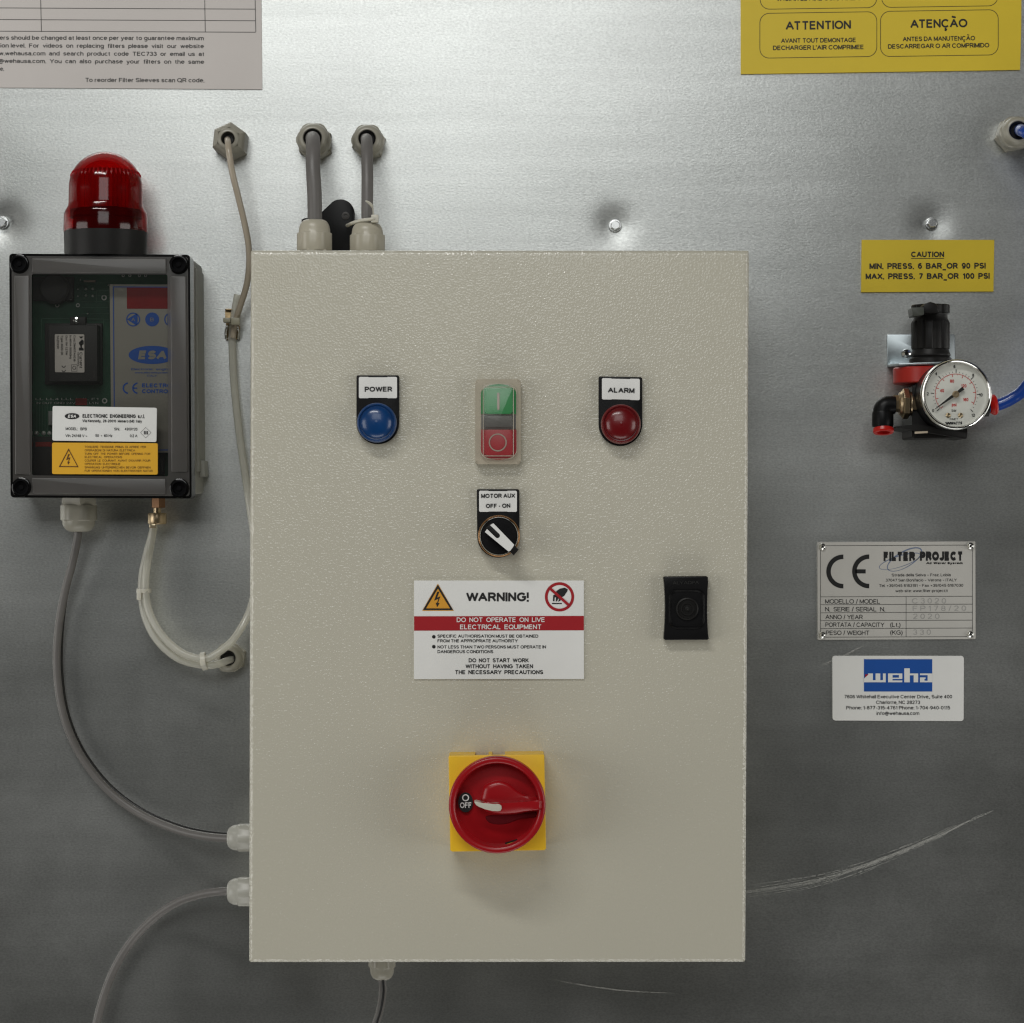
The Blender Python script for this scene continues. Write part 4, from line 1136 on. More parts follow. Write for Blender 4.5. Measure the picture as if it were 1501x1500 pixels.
# raised bars on the lid frame
bm = NB()
for q_ in ([(46, 378.5), (244, 379.5), (244, 400.5), (46, 400)], [(20.5, 404), (43, 404), (43.5, 696), (22, 696)], [(249.5, 405), (273, 405), (275, 692), (251, 692)], [(46, 700.5), (243, 702), (243, 724.5), (48, 724)]):
    prism(bm, rquad(q_, 2, 3), DL + .0014, DL + .0002, bevel=.0009, seg=3)
build('frame_bar', bm, clear('frosted_bar', (0.60, 0.59, 0.58, 1), rough=0.28, body=(0.33, 0.315, 0.30, 1), bodyfac=0.35, frost=0.9), eb)
# corner screws
for (x, y) in ((28.5, 387), (262, 388), (31.5, 714.5), (263, 716)):
    bm = NB(); k_ = K(DL)
    lathe(bm, [(14.5 * k_, 0.0), (14.0 * k_, .0010), (12.5 * k_, .0014), (11.6 * k_, .0014)], P(x, y, DL + .0002), 'Y-', 36)
    build('screw_boss', bm, SMOKEE, eb)
    bm = NB(); lathe(bm, [(11.6 * k_, .0014), (11.2 * k_, .0042), (9.6 * k_, .0042), (9.0 * k_, .0008), (4 * k_, .0007), (3.6 * k_, .0018), (0, .0018)], P(x, y, DL + .0002), 'Y-', 36)
    build('corner_screw', bm, BLK, eb)
# circuit board
DP = 0.045
bm = NB(); prism(bm, rrect(36, 394, 272, 708, 0), DP, DP - .0016, back=True)
build('circuit_board', bm, PCB, eb)
Zp = zoomer(0, 360, 9.375)
bm = NB(); dp = DP + .0004
for cx, cy, r in ((787, 822, 30), (1070, 822, 28), (1430, 717, 38)):
    c = Zp(cx, cy); arc(bm, c[0], c[1], r * .55 / 9.375, r / 9.375, 0, 360, dp, 20)
for cx, cy, r in ((575, 104, 15),):
    c = Zg(cx, cy); arc(bm, c[0], c[1], r * .55 / 3.75, r / 3.75, 0, 360, dp, 20)
for cx, cy in ((1070, 603), (1180, 600), (1276, 597), (1070, 697), (1180, 690), (1276, 694), (1208, 938), (1105, 472), (1490, 545)):
    c = Zp(cx, cy); r = (18 if cy in (597, 600, 690, 694) else 12) * K(DP) / 9.375
    lathe(bm, [(r, 0), (r * .8, .0006), (0, .0012)], P(c[0], c[1], DP), 'Y-', 12)
for x in (200, 240, 272): 
    c = Zg(x, 282); lathe(bm, [(.0020, 0), (.0016, .0008), (0, .0014)], P(c[0], c[1], DP), 'Y-', 12)
Zq = zoomer(150, 380, 6.819)
for x in (208, 275, 370, 432):
    c = Zq(x, 165); arc(bm, c[0], c[1], 1.2, 2.2, 0, 360, dp, 16)
build_split('solder_point', bm, SOLD, eb, smooth=50)
bm = NB()
for s, a, b, y in (('LL LL4 LLL L4L F1', 195, 540, 100), ('IN OUT GND 24V AUX L1 N', 200, 540, 122)):
    T(bm, s, Zg(a, y), Zg(b, y), 3.2, dp)
build('silkscreen_lettering', bm, SOLD, eb, smooth=None)
bm = NB()
for a, b in (((580, 1005), (950, 1005)), ((1190, 1005), (1425, 1010)), ((1425, 1010), (1425, 1110)), ((570, 1005), (570, 1300)), ((1120, 772), (1325, 772)), ((1325, 620), (1325, 790)), ((1325, 622), (1500, 622))):
    line(bm, Zp(*a), Zp(*b), 1.0, dp)
for k in range(7):
    y = 415 + k * 9; line(bm, (120, y), (160, y), 0.6, dp)
for k in range(8):
    line(bm, (54 + k * 4, 585), (54 + k * 4, 640), 0.6, dp)
build('circuit_trace', bm, PCBL, eb, smooth=None, kind='stuff')
bm = NB(); prism(bm, ZP_ := [Zp(1150, 478), Zp(1310, 478), Zp(1310, 505), Zp(1150, 505)], DP + .001, DP)
build('fuse', bm, mat('ceramic', (0.35, 0.28, 0.22), 0.5), eb)
# transformer
bm = NB(); prism(bm, [Zf(*p) for p in ((265, 1075), (535, 1075), (535, 1385), (270, 1385))], .066, DP, bevel=.001)
prism(bm, [Zf(*p) for p in ((385, 1030), (470, 1030), (470, 1080), (385, 1080))], .052, DP, bevel=.0005)
prism(bm, [Zf(*p) for p in ((245, 1065), (560, 1065), (560, 1400), (245, 1400))], .050, DP, bevel=.001)
build('transformer', bm, DARKC, eb)
bm = NB(); c = Zf(420, 1050); lathe(bm, [(.0028, 0), (.0028, .001), (.0012, .0016), (0, .0010)], P(c[0], c[1], .052), 'Y-', 16)
build('transformer_screw', bm, CHROME, eb)
bm = NB(); prism(bm, [Zf(*p) for p in rquad([(301, 1125), (463, 1126), (464, 1336), (302, 1334)], 6)], .0668, .066, bevel=.0001, seg=1)
build('transformer_label', bm, mat('beige_label', (0.85, 0.77, 0.71), 0.5), eb)
bm = NB(); dt = .0670
for s, x, y0, y1, cp in (('Current', 437, 1225, 1310, 4.2), ('transformers', 426, 1225, 1300, 2.2), ('Cod. DM10TA0216', 404, 1132, 1275, 3.0), ('In 48VA 50/60Hz', 382, 1132, 1262, 3.0), ('Out 11V 1.27W', 360, 1132, 1240, 3.0), ('Type 4020-00', 335, 1132, 1240, 3.2), ('TAZFIOR', 312, 1132, 1205, 3.2)):
    T(bm, s, Zf(x, y0), Zf(x, y1), cp, dt, bold=.01)
flat(bm, [Zf(*p) for p in ((434, 1138), (460, 1138), (445, 1150), (460, 1162), (460, 1180), (440, 1192), (460, 1205), (460, 1215), (434, 1215), (434, 1200), (450, 1196), (434, 1180), (434, 1170), (450, 1156))], dt)
for cx in (350, ):
    for yy in (1298, 1322):
        c = Zf(cx, yy); arc(bm, c[0], c[1], 2.0, 3.0, 180, 360, dt, 12)
outline(bm, [Zf(*p) for p in ((392, 1292), (424, 1292), (424, 1330), (392, 1330))], .6, dt); c = Zf(408, 1310); arc(bm, c[0], c[1], 2.0, 2.7, 0, 360, dt, 16)
build('transformer_lettering', bm, INK, eb, smooth=None)
# dark blocks: relay top left and terminals at the bottom
bm = NB(); prism(bm, [Zf(*p) for p in ((180, 810), (400, 810), (400, 940), (180, 940))], .052, DP, bevel=.001)
c = Zf(310, 880); lathe(bm, [(.013, 0), (.013, .010), (.011, .012), (0, .0125)], P(c[0], c[1], DP), 'Y-', 32)
prism(bm, [Zg(*p) for p in ((180, 300), (900, 300), (900, 515), (180, 515))], .052, DP, bevel=.001)
build_split('relay_block', bm, DARKC, eb)
for k in range(5):
    bm = NB(); x0 = 330 + k * 110; prism(bm, [Zg(*p) for p in ((x0, 455), (x0 + 90, 455), (x0 + 90, 520), (x0, 520))], .058, .050, bevel=.001)
    build('terminal', bm, mat('terminal_green', (0.05, 0.10, 0.05), .5) if k == 0 else bpy.data.materials['terminal_green'], eb)
bm = NB(); prism(bm, [Zg(*p) for p in ((265, 160), (295, 160), (295, 238), (265, 238))], .052, DP, bevel=.0005)
build('connector', bm, mat('grey_connector', (0.4, 0.4, 0.38), .5), eb)
bm = NB(); flat(bm, [Zg(*p) for p in ((415, 90), (478, 90), (478, 128), (415, 128))], dp + .0002)
flat(bm, [Zg(*p) for p in ((195, 330), (285, 330), (285, 355), (195, 355))], .0524)
build_split('red_component', bm, mat('red_print', (0.4, 0.03, 0.02), .5), eb, smooth=None)
# keypad panel
DK = .066
bm = NB(); prism(bm, [Zq(*p) for p in ((72, 250), (870, 255), (870, 1480 + 455), (90, 1480 + 455))], DK, DK - .003, bevel=.0003, back=True)
build('keypad_panel', bm, KEYP, eb)
bm = NB(); dk = DK + .0002
line(bm, Zq(110, 280), Zq(122, 1910), 1.3, dk); line(bm, Zq(105, 278), Zq(870, 281), 1.3, dk); line(bm, Zq(122, 1908), Zq(870, 1908), 1.3, dk)
c = Zq(308, 604); arc(bm, c[0], c[1], 8.6, 10.2, 0, 360, dk, 40); flat(bm, [Zq(*p) for p in ((246, 602), (340, 545), (352, 560), (352, 645), (338, 662))], dk)
c = Zq(498, 603); flat(bm, circ(c[0], c[1], 10.2, 36), dk)
c = Zq(688, 603); arc(bm, c[0], c[1], 8.6, 10.2, 0, 360, dk, 40); flat(bm, [Zq(*p) for p in ((755, 602), (650, 545), (650, 662))], dk)
flat(bm, [(Zq(498, 958)[0] + 34.5 * math.cos(2 * PI * i / 48), Zq(498, 958)[1] + 13.3 * math.sin(2 * PI * i / 48)) for i in range(48)], dk)
T(bm, 'Electronic  engineering', Zq(290, 1110), Zq(790, 1110), 3.0, dk); T(bm, 'www.elecomsystems.com', Zq(326, 1143), Zq(752, 1143), 2.6, dk); T(bm, 'ITALY', Zq(450, 1175), Zq(545, 1175), 2.8, dk)
for cx in (262, 358):
    c = Zq(cx, 1290); arc(bm, c[0] - .4, c[1], 6.2, 8.4, 95, 265, dk, 24)
c = Zq(358, 1290); line(bm, (c[0] - 7, c[1]), (c[0] - 1.5, c[1]), 1.9, dk)
T(bm, 'ELECTRONIC', Zq(396, 1282), Zq(792, 1284), 5.8, dk, bold=.03); T(bm, 'CONTROLLER', Zq(396, 1340), Zq(802, 1342), 5.8, dk, bold=.03)
build('keypad_print', bm, BLUI, eb, smooth=None)
bm = NB(); flat(bm, [Zq(*p) for p in ((244, 284), (728, 286), (728, 497), (246, 496))], dk)
build('display', bm, DISP, eb, smooth=None)
bm = NB(); T(bm, 'ESA', Zq(356, 1002), Zq(640, 1002), 13.0, dk + .0002, bold=.05, shear=.18); build('keypad_logo_lettering', bm, KEYP, eb, smooth=None); bm = NB(); T(bm, 'B', Zq(478, 622), Zq(514, 622), 5.4, dk + .0002); T(bm, 'A', Zq(290, 622), Zq(328, 622), 5.4, dk + .0002)
build('keypad_white_print', bm, KEYP, eb, smooth=None)
# stickers on the lid
Zh = zoomer(60, 580, 6.254); DS = DL + .0002
bm = NB(); prism(bm, rquad([Zh(107, 96), Zh(1062, 112), Zh(1058, 426), Zh(104, 413)], 2.6), DS + .0010, DS - .0016, bevel=.0001, seg=1)
build('maker_sticker', bm, WHITE, eb, label='white maker sticker on the smoked lid')
dd = DS + .0013
bm = NB()
c = Zh(285, 189); flat(bm, [(c[0] + 10.7 * math.cos(2 * PI * i / 40), c[1] + 4.4 * math.sin(2 * PI * i / 40)) for i in range(40)], dd)
for s, a, b, cp, bo in (('ELECTRONIC  ENGINEERING  s.r.l.', (381, 203), (950, 207), 5.3, .03), ('Via Kennedy,  28-20010  Mesero (MI)  Italy', (379, 244), (925, 248), 4.0, .02),
                        ('MODEL:   BPB', (226, 316), (420, 319), 4.0, .01), ('SN:', (672, 319), (720, 320), 4.0, .01), ('4209Y20', (768, 319), (884, 321), 4.0, .01),
                        ('Vin: 24/48 V ~', (224, 379), (424, 382), 4.0, .01), ('50  ÷  60 Hz', (499, 379), (654, 381), 4.0, .01), ('0.2 A', (815, 381), (884, 382), 4.0, .01), ('III', (943, 356), (979, 357), 5.0, .0)):
    T(bm, s, Zh(*a), Zh(*b), cp, dd, bold=bo)
outline(bm, [Zh(960, 290), Zh(1010, 340), Zh(960, 390), Zh(911, 340)], .5, dd)
build('maker_lettering', bm, INK, eb, smooth=None)
bm = NB(); T(bm, 'ESA', Zh(246, 203), Zh(322, 203), 4.4, dd + .0002, bold=.03, shear=.2)
build('maker_logo_lettering', bm, WHITE, eb, smooth=None)
bm = NB(); prism(bm, rquad([Zh(102, 431), Zh(1070, 437), Zh(1070, 725), Zh(102, 720)], 2.6), DS + .0010, DS - .0016, bevel=.0001, seg=1)
build('warning_sticker', bm, YST2, eb, label='amber high voltage warning sticker on the smoked lid')
bm = NB()
strip(bm, [Zh(254, 485), Zh(344, 656), Zh(164, 655)], [Zh(254, 502), Zh(332, 648), Zh(177, 647)], dd)
flash(bm, Zh, 252, 586, .80, dd)
for s, b, y in (('TOGLIERE  TENSIONE  PRIMA  DI  APRIRE  PER', 963, 480), ('OPERAZIONI  DI  NATURA  ELETTRICA', 863, 511), ('TURN  OFF  THE  POWER  BEFORE  OPENING  FOR', 1002, 543), ('ELECTRICAL  OPERATIONS', 744, 573),
                ("COUPER  LE  COURANT  AVANT  D'OUVRIR  POUR", 1003, 605), ('OPERATION  ELECTRIQUE', 727, 636), ('SPANNUNG  UNTERBRECHEN  BEVOR  OEFFNEN', 1004, 668), ('FUR  OPERATIONEN  VON  ELEKTRISCHER  NATUR', 1024, 699)):
    T(bm, s, Zh(401, y), Zh(b, y + 1), 3.0, dd, bold=.0)
build('warning_lettering', bm, mat('brown_ink', (0.10, 0.035, 0.005), .5), eb, smooth=None)
# gland and brass fitting under the box
zb = P(0, 724, DJ).z
def box_gland():
    g = part_empty('cable_gland', eb, 'grey gland under the left half of the box')
    tip = P(115.5, 780, .032); loc = Vector((tip.x, -.032, zb)); L = zb - tip.z
    gland_parts(loc, 'Z-', 27 * K(.03), L, g, .3, .28, .92, m=GPL)
    bm = NB(); lathe(bm, [(23 * K(.03), -.004), (23 * K(.03), .012), (20 * K(.03), .012)], loc, 'Z-', 32)
    build('collar', bm, GBODY, g)
box_gland()
g = part_empty('tube_fitting', eb, 'brass tube fitting under the right half of the box')
Zx = zoomer(0, 560, 3.75)
def zax(px, py, d): return P(px, py, d)
bm = NB(); tp = P(232, 735, .03); kz = K(.03)
lathe(bm, [(11 * kz, -.004), (11 * kz, .0055), (6 * kz, .006)], tp, 'Z-', 6, .3)
build('hex_adapter', bm, mat('copper_brown', (0.20, 0.11, 0.06), .35, metal=.8), g)
bm = NB(); tp = P(230.5, 752, .03); nn = 44
lathe(bm, [(0, -.006), (5.5 * kz, -.006), (5.5 * kz, 0), (12.5 * kz, .0), (13.4 * kz, .001), (13.4 * kz, .0088), (12.4 * kz, .0098), (5 * kz, .010)], tp, 'Z-', nn, flute=lambda i, t: 1.0 + (.03 if i % 2 else 0))
build('knurled_nut', bm, BRASS, g)
bm = NB(); box(bm, P(224, 771, .040), (.0055, .004, .0040), .0006)
build('brass_tab', bm, mat('pale_brass', (0.75, 0.62, 0.42), .25, metal=.7), g)

# ------------------------------------------------------------------ red beacon
bc = P(155, 373, .055)
bt = thing('warning_beacon', 'red domed warning beacon on a black base standing on the electronics box', 'beacon light', bc)
kb = K(.055); bmm = NB()
zlid = bc.z
def hz(py): return (373 - py) * kb
rb = 61.5 * kb
lathe(bmm, [(0, -.003), (rb * .97, -.003), (rb * .985, hz(345)), (rb * .985, hz(341)), (rb * .93, hz(340)), (rb * .93, hz(338)), (0, hz(338))], bc, 'Z+', 64)
build('black_base', bmm, BPM, bt)
bmm = NB()
pr = [(61 * kb, hz(341)), (61.3 * kb, hz(338)), (60.5 * kb, hz(315)), (59 * kb, hz(311)), (54.5 * kb, hz(303)), (53.8 * kb, hz(298)), (53.6 * kb, hz(280))]
for k in range(1, 13):
    a = PI / 2 * k / 12; pr.append((53.6 * kb * math.cos(a) if k < 12 else 0, hz(276) + (276 - 223) * kb * math.sin(a)))
lathe(bmm, pr, bc, 'Z+', 72)
build('red_dome', bmm, REDG, bt, smooth=50)
bmm = NB(); ni = 96
lathe(bmm, [(49 * kb, hz(308)), (49 * kb, hz(257)), (46 * kb, hz(252)), (30 * kb, hz(250)), (0, hz(249))], bc, 'Z+', ni, flute=lambda i, t: 1.0 + (.05 if i % 2 else 0))
build('ribbed_lens', bmm, REDI, bt, smooth=20)
bmm = NB(); lathe(bmm, [(47 * kb, hz(342)), (47 * kb, hz(322)), (52 * kb, hz(320)), (52 * kb, hz(309)), (20 * kb, hz(309)), (20 * kb, hz(290)), (0, hz(290))], bc, 'Z+', 48)
build('inner_collar', bmm, BPL, bt)

# ------------------------------------------------------------------ cables and tubes
def cable(name, pts, rpx, m, label, cat, group=None):
    P3 = [P(x, y, d) for x, y, d in pts]
    mid = P3[len(P3) // 2]
    t = thing(name, label, cat, mid, group)
    bm = NB(); tube(bm, P3, rpx * K(pts[len(pts) // 2][2]), n=20, sub=10)
    build('sheath', bm, m, t, smooth=60)
    return t, P3
GRP = 'grey power cables'
cable('power_cable', [(458, 203, .020), (458.3, 203, .040), (458.8, 206, .052), (459, 222, .066), (459, 250, .074), (461, 285, .077), (461.5, 330, .078)], 10.6, GCAB,
      'thickest grey cable, running from the middle gland straight down to the cabinet top', 'cable', GRP)
cable('power_cable', [(537, 204, .018), (537, 204, .034), (537.5, 207, .048), (538, 225, .062), (538.5, 260, .072), (538.3, 300, .077), (538.5, 335, .078)], 8.6, GCAB,
      'grey cable with a nylon tie, right hand one of the two above the cabinet', 'cable', GRP)
t, _ = cable('signal_cable', [(115.5, 770, .032), (113.5, 790, .031), (106, 826, .027), (97, 860, .022), (88, 905, .016), (83.5, 950, .013), (84, 990, .012), (90, 1035, .012), (103, 1077, .012), (125, 1118, .012), (160, 1160, .014), (205, 1193, .02), (258, 1216, .034), (300, 1226, .048), (338, 1229.5, .060)], 5.9, GCAB,
      'grey cable curving from under the electronics box to the upper left cabinet gland', 'cable', GRP)
off = [(0, 0, 0)] * 0
bm = NB()
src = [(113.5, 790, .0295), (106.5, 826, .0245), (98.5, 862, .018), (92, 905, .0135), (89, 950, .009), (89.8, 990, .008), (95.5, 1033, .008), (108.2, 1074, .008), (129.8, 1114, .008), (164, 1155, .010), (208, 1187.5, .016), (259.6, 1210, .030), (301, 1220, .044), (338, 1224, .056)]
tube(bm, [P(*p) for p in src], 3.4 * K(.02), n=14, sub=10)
build('shade_strip', bm, BSEAL_SHADE, t, smooth=60)  # black tube added along the sheath to imitate its contact shade
cable('signal_cable', [(340, 1306.5, .060), (322, 1307, .058), (296, 1311, .048), (262, 1322, .034), (228, 1344, .022), (196, 1376, .014), (170, 1416, .011), (152, 1460, .010), (140, 1510, .010), (134, 1580, .010)], 6.0, GCAB,
      'grey cable curving down to the bottom edge from the lower left cabinet gland', 'cable', GRP)
t, _ = cable('signal_cable', [(560, 1425, .060), (560.5, 1440, .060), (561, 1455, .058), (557, 1480, .054), (548, 1510, .05), (535, 1560, .045)], 5.6, GCAB,
      'short grey cable hanging from the gland under the cabinet', 'cable', GRP)
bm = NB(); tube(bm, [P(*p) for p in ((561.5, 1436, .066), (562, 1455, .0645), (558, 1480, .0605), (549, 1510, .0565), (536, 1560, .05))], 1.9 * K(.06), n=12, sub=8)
build('shade_strip', bm, BSEAL_SHADE, t, smooth=60)  # thin black tube added for the dark shaded line down this cable

# beige cable and milky tube, tied together
t, _ = cable('tube_line', [(333.5, 205, .018), (333.5, 205, .032), (334, 208, .046), (335.5, 222, .056), (341, 255, .056), (350, 292, .050), (359, 330, .044), (364.5, 362, .040), (365, 392, .036), (360.5, 422, .030), (351, 452, .022), (343.5, 478, .014), (341.5, 495, .012)], 4.6, BEIC,
      'thin beige cable bending from the top left gland to a brass clip beside the cabinet', 'cable')
def tie(pcx, pcy, d, rpx, ang, parent, head=True, m=None, wd=4.2, hs=1.0):
    """nylon band round a cable; ang = direction of the cable in the picture, degrees from vertical"""
    bm = NB(); c = P(pcx, pcy, d); k = K(d)
    rot = ('Y', -math.radians(ang))
    Rm = Matrix.Rotation(math.radians(-ang), 3, 'Y')
    lathe(bm, [(rpx * k, -wd / 2 * k), (rpx * k * 1.12, -wd / 2 * k), (rpx * k * 1.12, wd / 2 * k), (rpx * k, wd / 2 * k)], c, 'Z+', 24, tilt=('Y', math.radians(ang)))
    if head:
        off = Matrix.Rotation(math.radians(ang), 3, 'Y') @ Vector((rpx * k * 0.1, -rpx * k * 1.15, 0))
        box(bm, c + off, (9 * k * hs, 6 * k * hs, 8 * k * hs), .0005, Matrix.Rotation(math.radians(ang), 3, 'Y'))
    build('nylon_tie', bm, m or TIE, parent)
# milky tube below
mt, _ = cable('milky_tube', [(348.5, 432, .010), (344.5, 455, .009), (341, 480, .009), (340.5, 510, .009), (343, 560, .009), (349, 620, .010), (357, 680, .011), (366, 740, .013), (374, 800, .016), (375, 850, .020), (368, 890, .026), (355, 918, .032), (338, 942, .040), (315, 960, .046), (298, 966, .047), (268, 958, .044), (240, 934, .040), (221, 903, .036), (213.5, 870, .034), (215, 835, .032), (220, 805, .030), (224.5, 780, .030), (226, 765, .030)], 5.6, TUBEM,
      'long milky tube from the brass clip, passing behind the cabinet edge', 'tube')
mt2, _ = cable('milky_tube', [(345, 968, .006), (340, 967, .022), (332, 969, .034), (318, 974, .041), (298, 975.5, .042), (262, 966, .038), (232, 941, .034), (214, 908, .030), (207.5, 872, .028), (209, 840, .027), (216, 808, .028), (223, 782, .030), (225.5, 768, .030)], 5.4, TUBEM,
      'shorter milky tube looping from the brass fitting into the lower gland', 'tube')
tie(299, 969.5, .045, 12, 80, mt, wd=7, hs=1.0); tie(211, 866, .031, 10, 0, mt, wd=6, head=False)
bm = NB(); box(bm, P(204, 872, .036), (.004, .004, .009), .0006); build('tie_head', bm, TIE, mt)

# tie with upturned tail on the right hand grey cable (it loops over to the lug)
ct = thing('cable_tie', 'pale nylon cable tie with upturned tail holding the right cable to the black lug', 'cable tie', P(530, 325, .06))
bm = NB()
Z0 = zoomer(290, 160, 4.5455)
lp = [Z0(1000, 775), Z0(1030, 760), Z0(1090, 742), Z0(1150, 735), Z0(1185, 728)]
tube(bm, [P(lp[0][0] - 1, lp[0][1], .030), P(*lp[0], .060), P(*lp[1], .078), P(*lp[2], .086), P(*lp[3], .090), P(*lp[4], .088), P(549, 321, .074)], 2.6 * K(.08), n=10, sub=6)
build('band', bm, TIE, ct)
bm = NB(); box(bm, P(549.5, 321, .088), (.0062, .0055, .0068), .0008); build('lock_head', bm, TIE, ct)
bm = NB()
tl = [Z0(1170, 700), Z0(1162, 650), Z0(1140, 625), Z0(1118, 612)]
tube(bm, [P(*tl[0], .090), P(*tl[1], .094), P(*tl[2], .097), P(*tl[3], .099)], lambda u: (1.0 + 1.3 * math.sin(PI * min(1, u * 1.02)) * (u > .3)) * K(.09), n=8, sub=6)
build('tail', bm, TIE, ct)

# brass clip on the wall
cl = thing('brass_clip', 'small brass spring clip with nylon tie holding the tube left of the cabinet', 'clip', P(341, 478, 0))
Z0 = zoomer(310, 430, 15)
bm = NB()
prism(bm, [Z0(*p) for p in ((298, 340), (468, 340), (480, 540), (625, 740), (610, 1015), (310, 1015), (320, 660), (300, 520))], .0035, .0008, bevel=.0004)
prism(bm, [Z0(*p) for p in ((296, 345), (470, 345), (470, 375), (296, 375))], .008, .002, bevel=.0004)
build('clip_plate', bm, mat('dark_brass', (0.30, 0.22, 0.12), .35, metal=1), cl)
for sx in (-1, 1):
    bm = NB(); xx = 455 + sx * 120
    tube(bm, [P(*Z0(xx - sx * 20, 730), .008), P(*Z0(xx + sx * 10, 800), .010), P(*Z0(xx + sx * 22, 880), .009), P(*Z0(xx + sx * 10, 1000), .005)], 1.9 * K(.01), n=8, sub=5)
    build('spring_arm', bm, CHROME, cl)
bm = NB()
box(bm, P(*Z0(530, 620), .021), (13 * K(.02), .004, 10.5 * K(.02)), .0006); box(bm, P(*Z0(350, 600), .017), (11 * K(.02), .010, 6.5 * K(.02)), .0006)
build('nylon_tie', bm, mat('aged_nylon', (0.30, 0.285, 0.21), .4), cl)

# ------------------------------------------------------------------ blue hose and pressure regulator
bh = thing('blue_hose', 'blue air hose plugged into the right side of the pressure regulator', 'hose', P(1500, 400, .05))
bm = NB(); tube(bm, [P(*p) for p in ((1425, 596, .045), (1450, 595.5, .045), (1466, 592.5, .045), (1485, 583.5, .047), (1502, 569, .050), (1535, 520, .055), (1560, 440, .055), (1565, 350, .055), (1552, 270, .060), (1528, 218, .062), (1506, 196, .060), (1497.5, 191.5, .050), (1496, 191, .036), (1494, 191, .014))], 8.9 * K(.045), n=24, sub=10)
build('sheath', bm, BLUEH, bh, smooth=60)

pr_ = thing('pressure_regulator', 'black and red pressure regulator with round white dial gauge on a zinc bracket', 'pressure regulator', P(1364, 560, 0))
Z0 = zoomer(1290, 430, 12.5)
bm = NB(); prism(bm, rquad([Z0(130, 755), Z0(1370, 752), Z0(1380, 1340), Z0(140, 1350)], 2.5), .004, .0008, bevel=.0004)
build('bracket_plate', bm, ZINC, pr_)
bm = NB()
zl = P(1312, 538, .05)
vs_ = [P(1301.5, 538, .004), P(1370, 534, .004)]
# lip bent forward: a thin shelf
a0, a1 = P(1301.5, 538.5, .004), P(1400, 534.5, .004)
box(bm, (a0 + a1) / 2 + Vector((0, -.031, 0)), ((a1 - a0).length, .062, .0022), .0004, Matrix.Rotation(math.radians(-2.3), 3, 'Y') @ Matrix.Rotation(math.radians(2.5), 3, 'X'))
build('bracket_shelf', bm, ZINC, pr_)
bm = NB(); c = P(1328, 519, .004); r = 7.5 * K(0)
lathe(bm, [(r, 0), (r, .0012), (r * .85, .0035), (r * .4, .0048), (0, .0046)], c, 'Y-', 24)
build('bracket_screw', bm, CHROME, pr_)
dR = .046; kr = K(dR); cxr = 1364
def RZ(py): return P(cxr, py, dR)
bm = NB(); nf = 60
def fl(i, t): return 1.0 if i % 5 else 0.93
z0 = RZ(512)
lathe(bm, [(27.6 * kr, 0), (27.9 * kr, .002), (27.9 * kr, (512 - 474) * kr), (26.5 * kr, (512 - 470.5) * kr)], z0, 'Z+', nf, flute=fl)
lathe(bm, [(26.2 * kr, (512 - 471) * kr), (24.6 * kr, (512 - 467) * kr), (24.6 * kr, (512 - 460) * kr)], z0, 'Z+', 48)
build('adjusting_knob', bm, BPM, pr_, smooth=25)
bm = NB()
lathe(bm, [(24.6 * kr, 0), (27.9 * kr, .0002), (27.9 * kr, 11 * kr), (27 * kr, 12.2 * kr), (0, 12.6 * kr)], RZ(459.5), 'Z+', nf, flute=lambda i, t: 1.0 if (i % 5) else .94)
build('locking_cap', bm, BPM, pr_, smooth=25)
bm = NB(); dmp = [(1364 - 11, 448.5), (1364 - 8, 445), (1364, 442.6), (1364 + 7, 444.6), (1364 + 11, 448.5)]
prism(bm, [(x, y) for x, y in [(1353, 459)] + dmp + [(1376, 459)]], .076, .03, bevel=.001, back=True)
build('cap_crown', bm, BPM, pr_)
bm = NB(); prism(bm, rquad([Z0(585, 262), Z0(800, 255), Z0(805, 395), Z0(600, 420)], 1.6), .082, .06, bevel=.0008, back=True)
build('lock_tab', bm, mat('grey_green_plastic', (0.06, 0.065, 0.055), .35), pr_)
bm = NB()
lathe(bm, [(25 * kr, 3 * kr), (25.5 * kr, 0), (28.6 * kr, -8 * kr), (29 * kr, -9 * kr), (29 * kr, -11 * kr), (27.6 * kr, -13 * kr), (30.5 * kr, -15 * kr), (31.8 * kr, -27 * kr), (0, -27 * kr)], RZ(511), 'Z+', 56)
build('bonnet', bm, BPM, pr_, smooth=30)
bm = NB()
lathe(bm, [(0, 0), (53 * kr, 0), (54.5 * kr, -.001), (54.5 * kr, -22 * kr), (53 * kr, -23.5 * kr), (0, -23.5 * kr)], RZ(539.5), 'Z+', 64)
build('red_ring', bm, ORED, pr_)
bm = NB()
prism(bm, rquad([(1337, 564), (1417, 562), (1418, 641), (1337, 643)], 4), .070, .014, bevel=.003, seg=3, back=True)
prism(bm, rquad([(1313, 625), (1345, 622), (1418, 634), (1417, 643.5), (1316, 644)], 2), .079, .02, bevel=.0015, seg=2, back=True)
build('regulator_body', bm, BPM, pr_)
bm = NB(); prism(bm, [(1341, 633), (1360, 632), (1360, 635), (1341, 636)], .0795, .078)
build('data_mark', bm, mat('tan_mark', (0.5, 0.42, 0.32), .4), pr_)
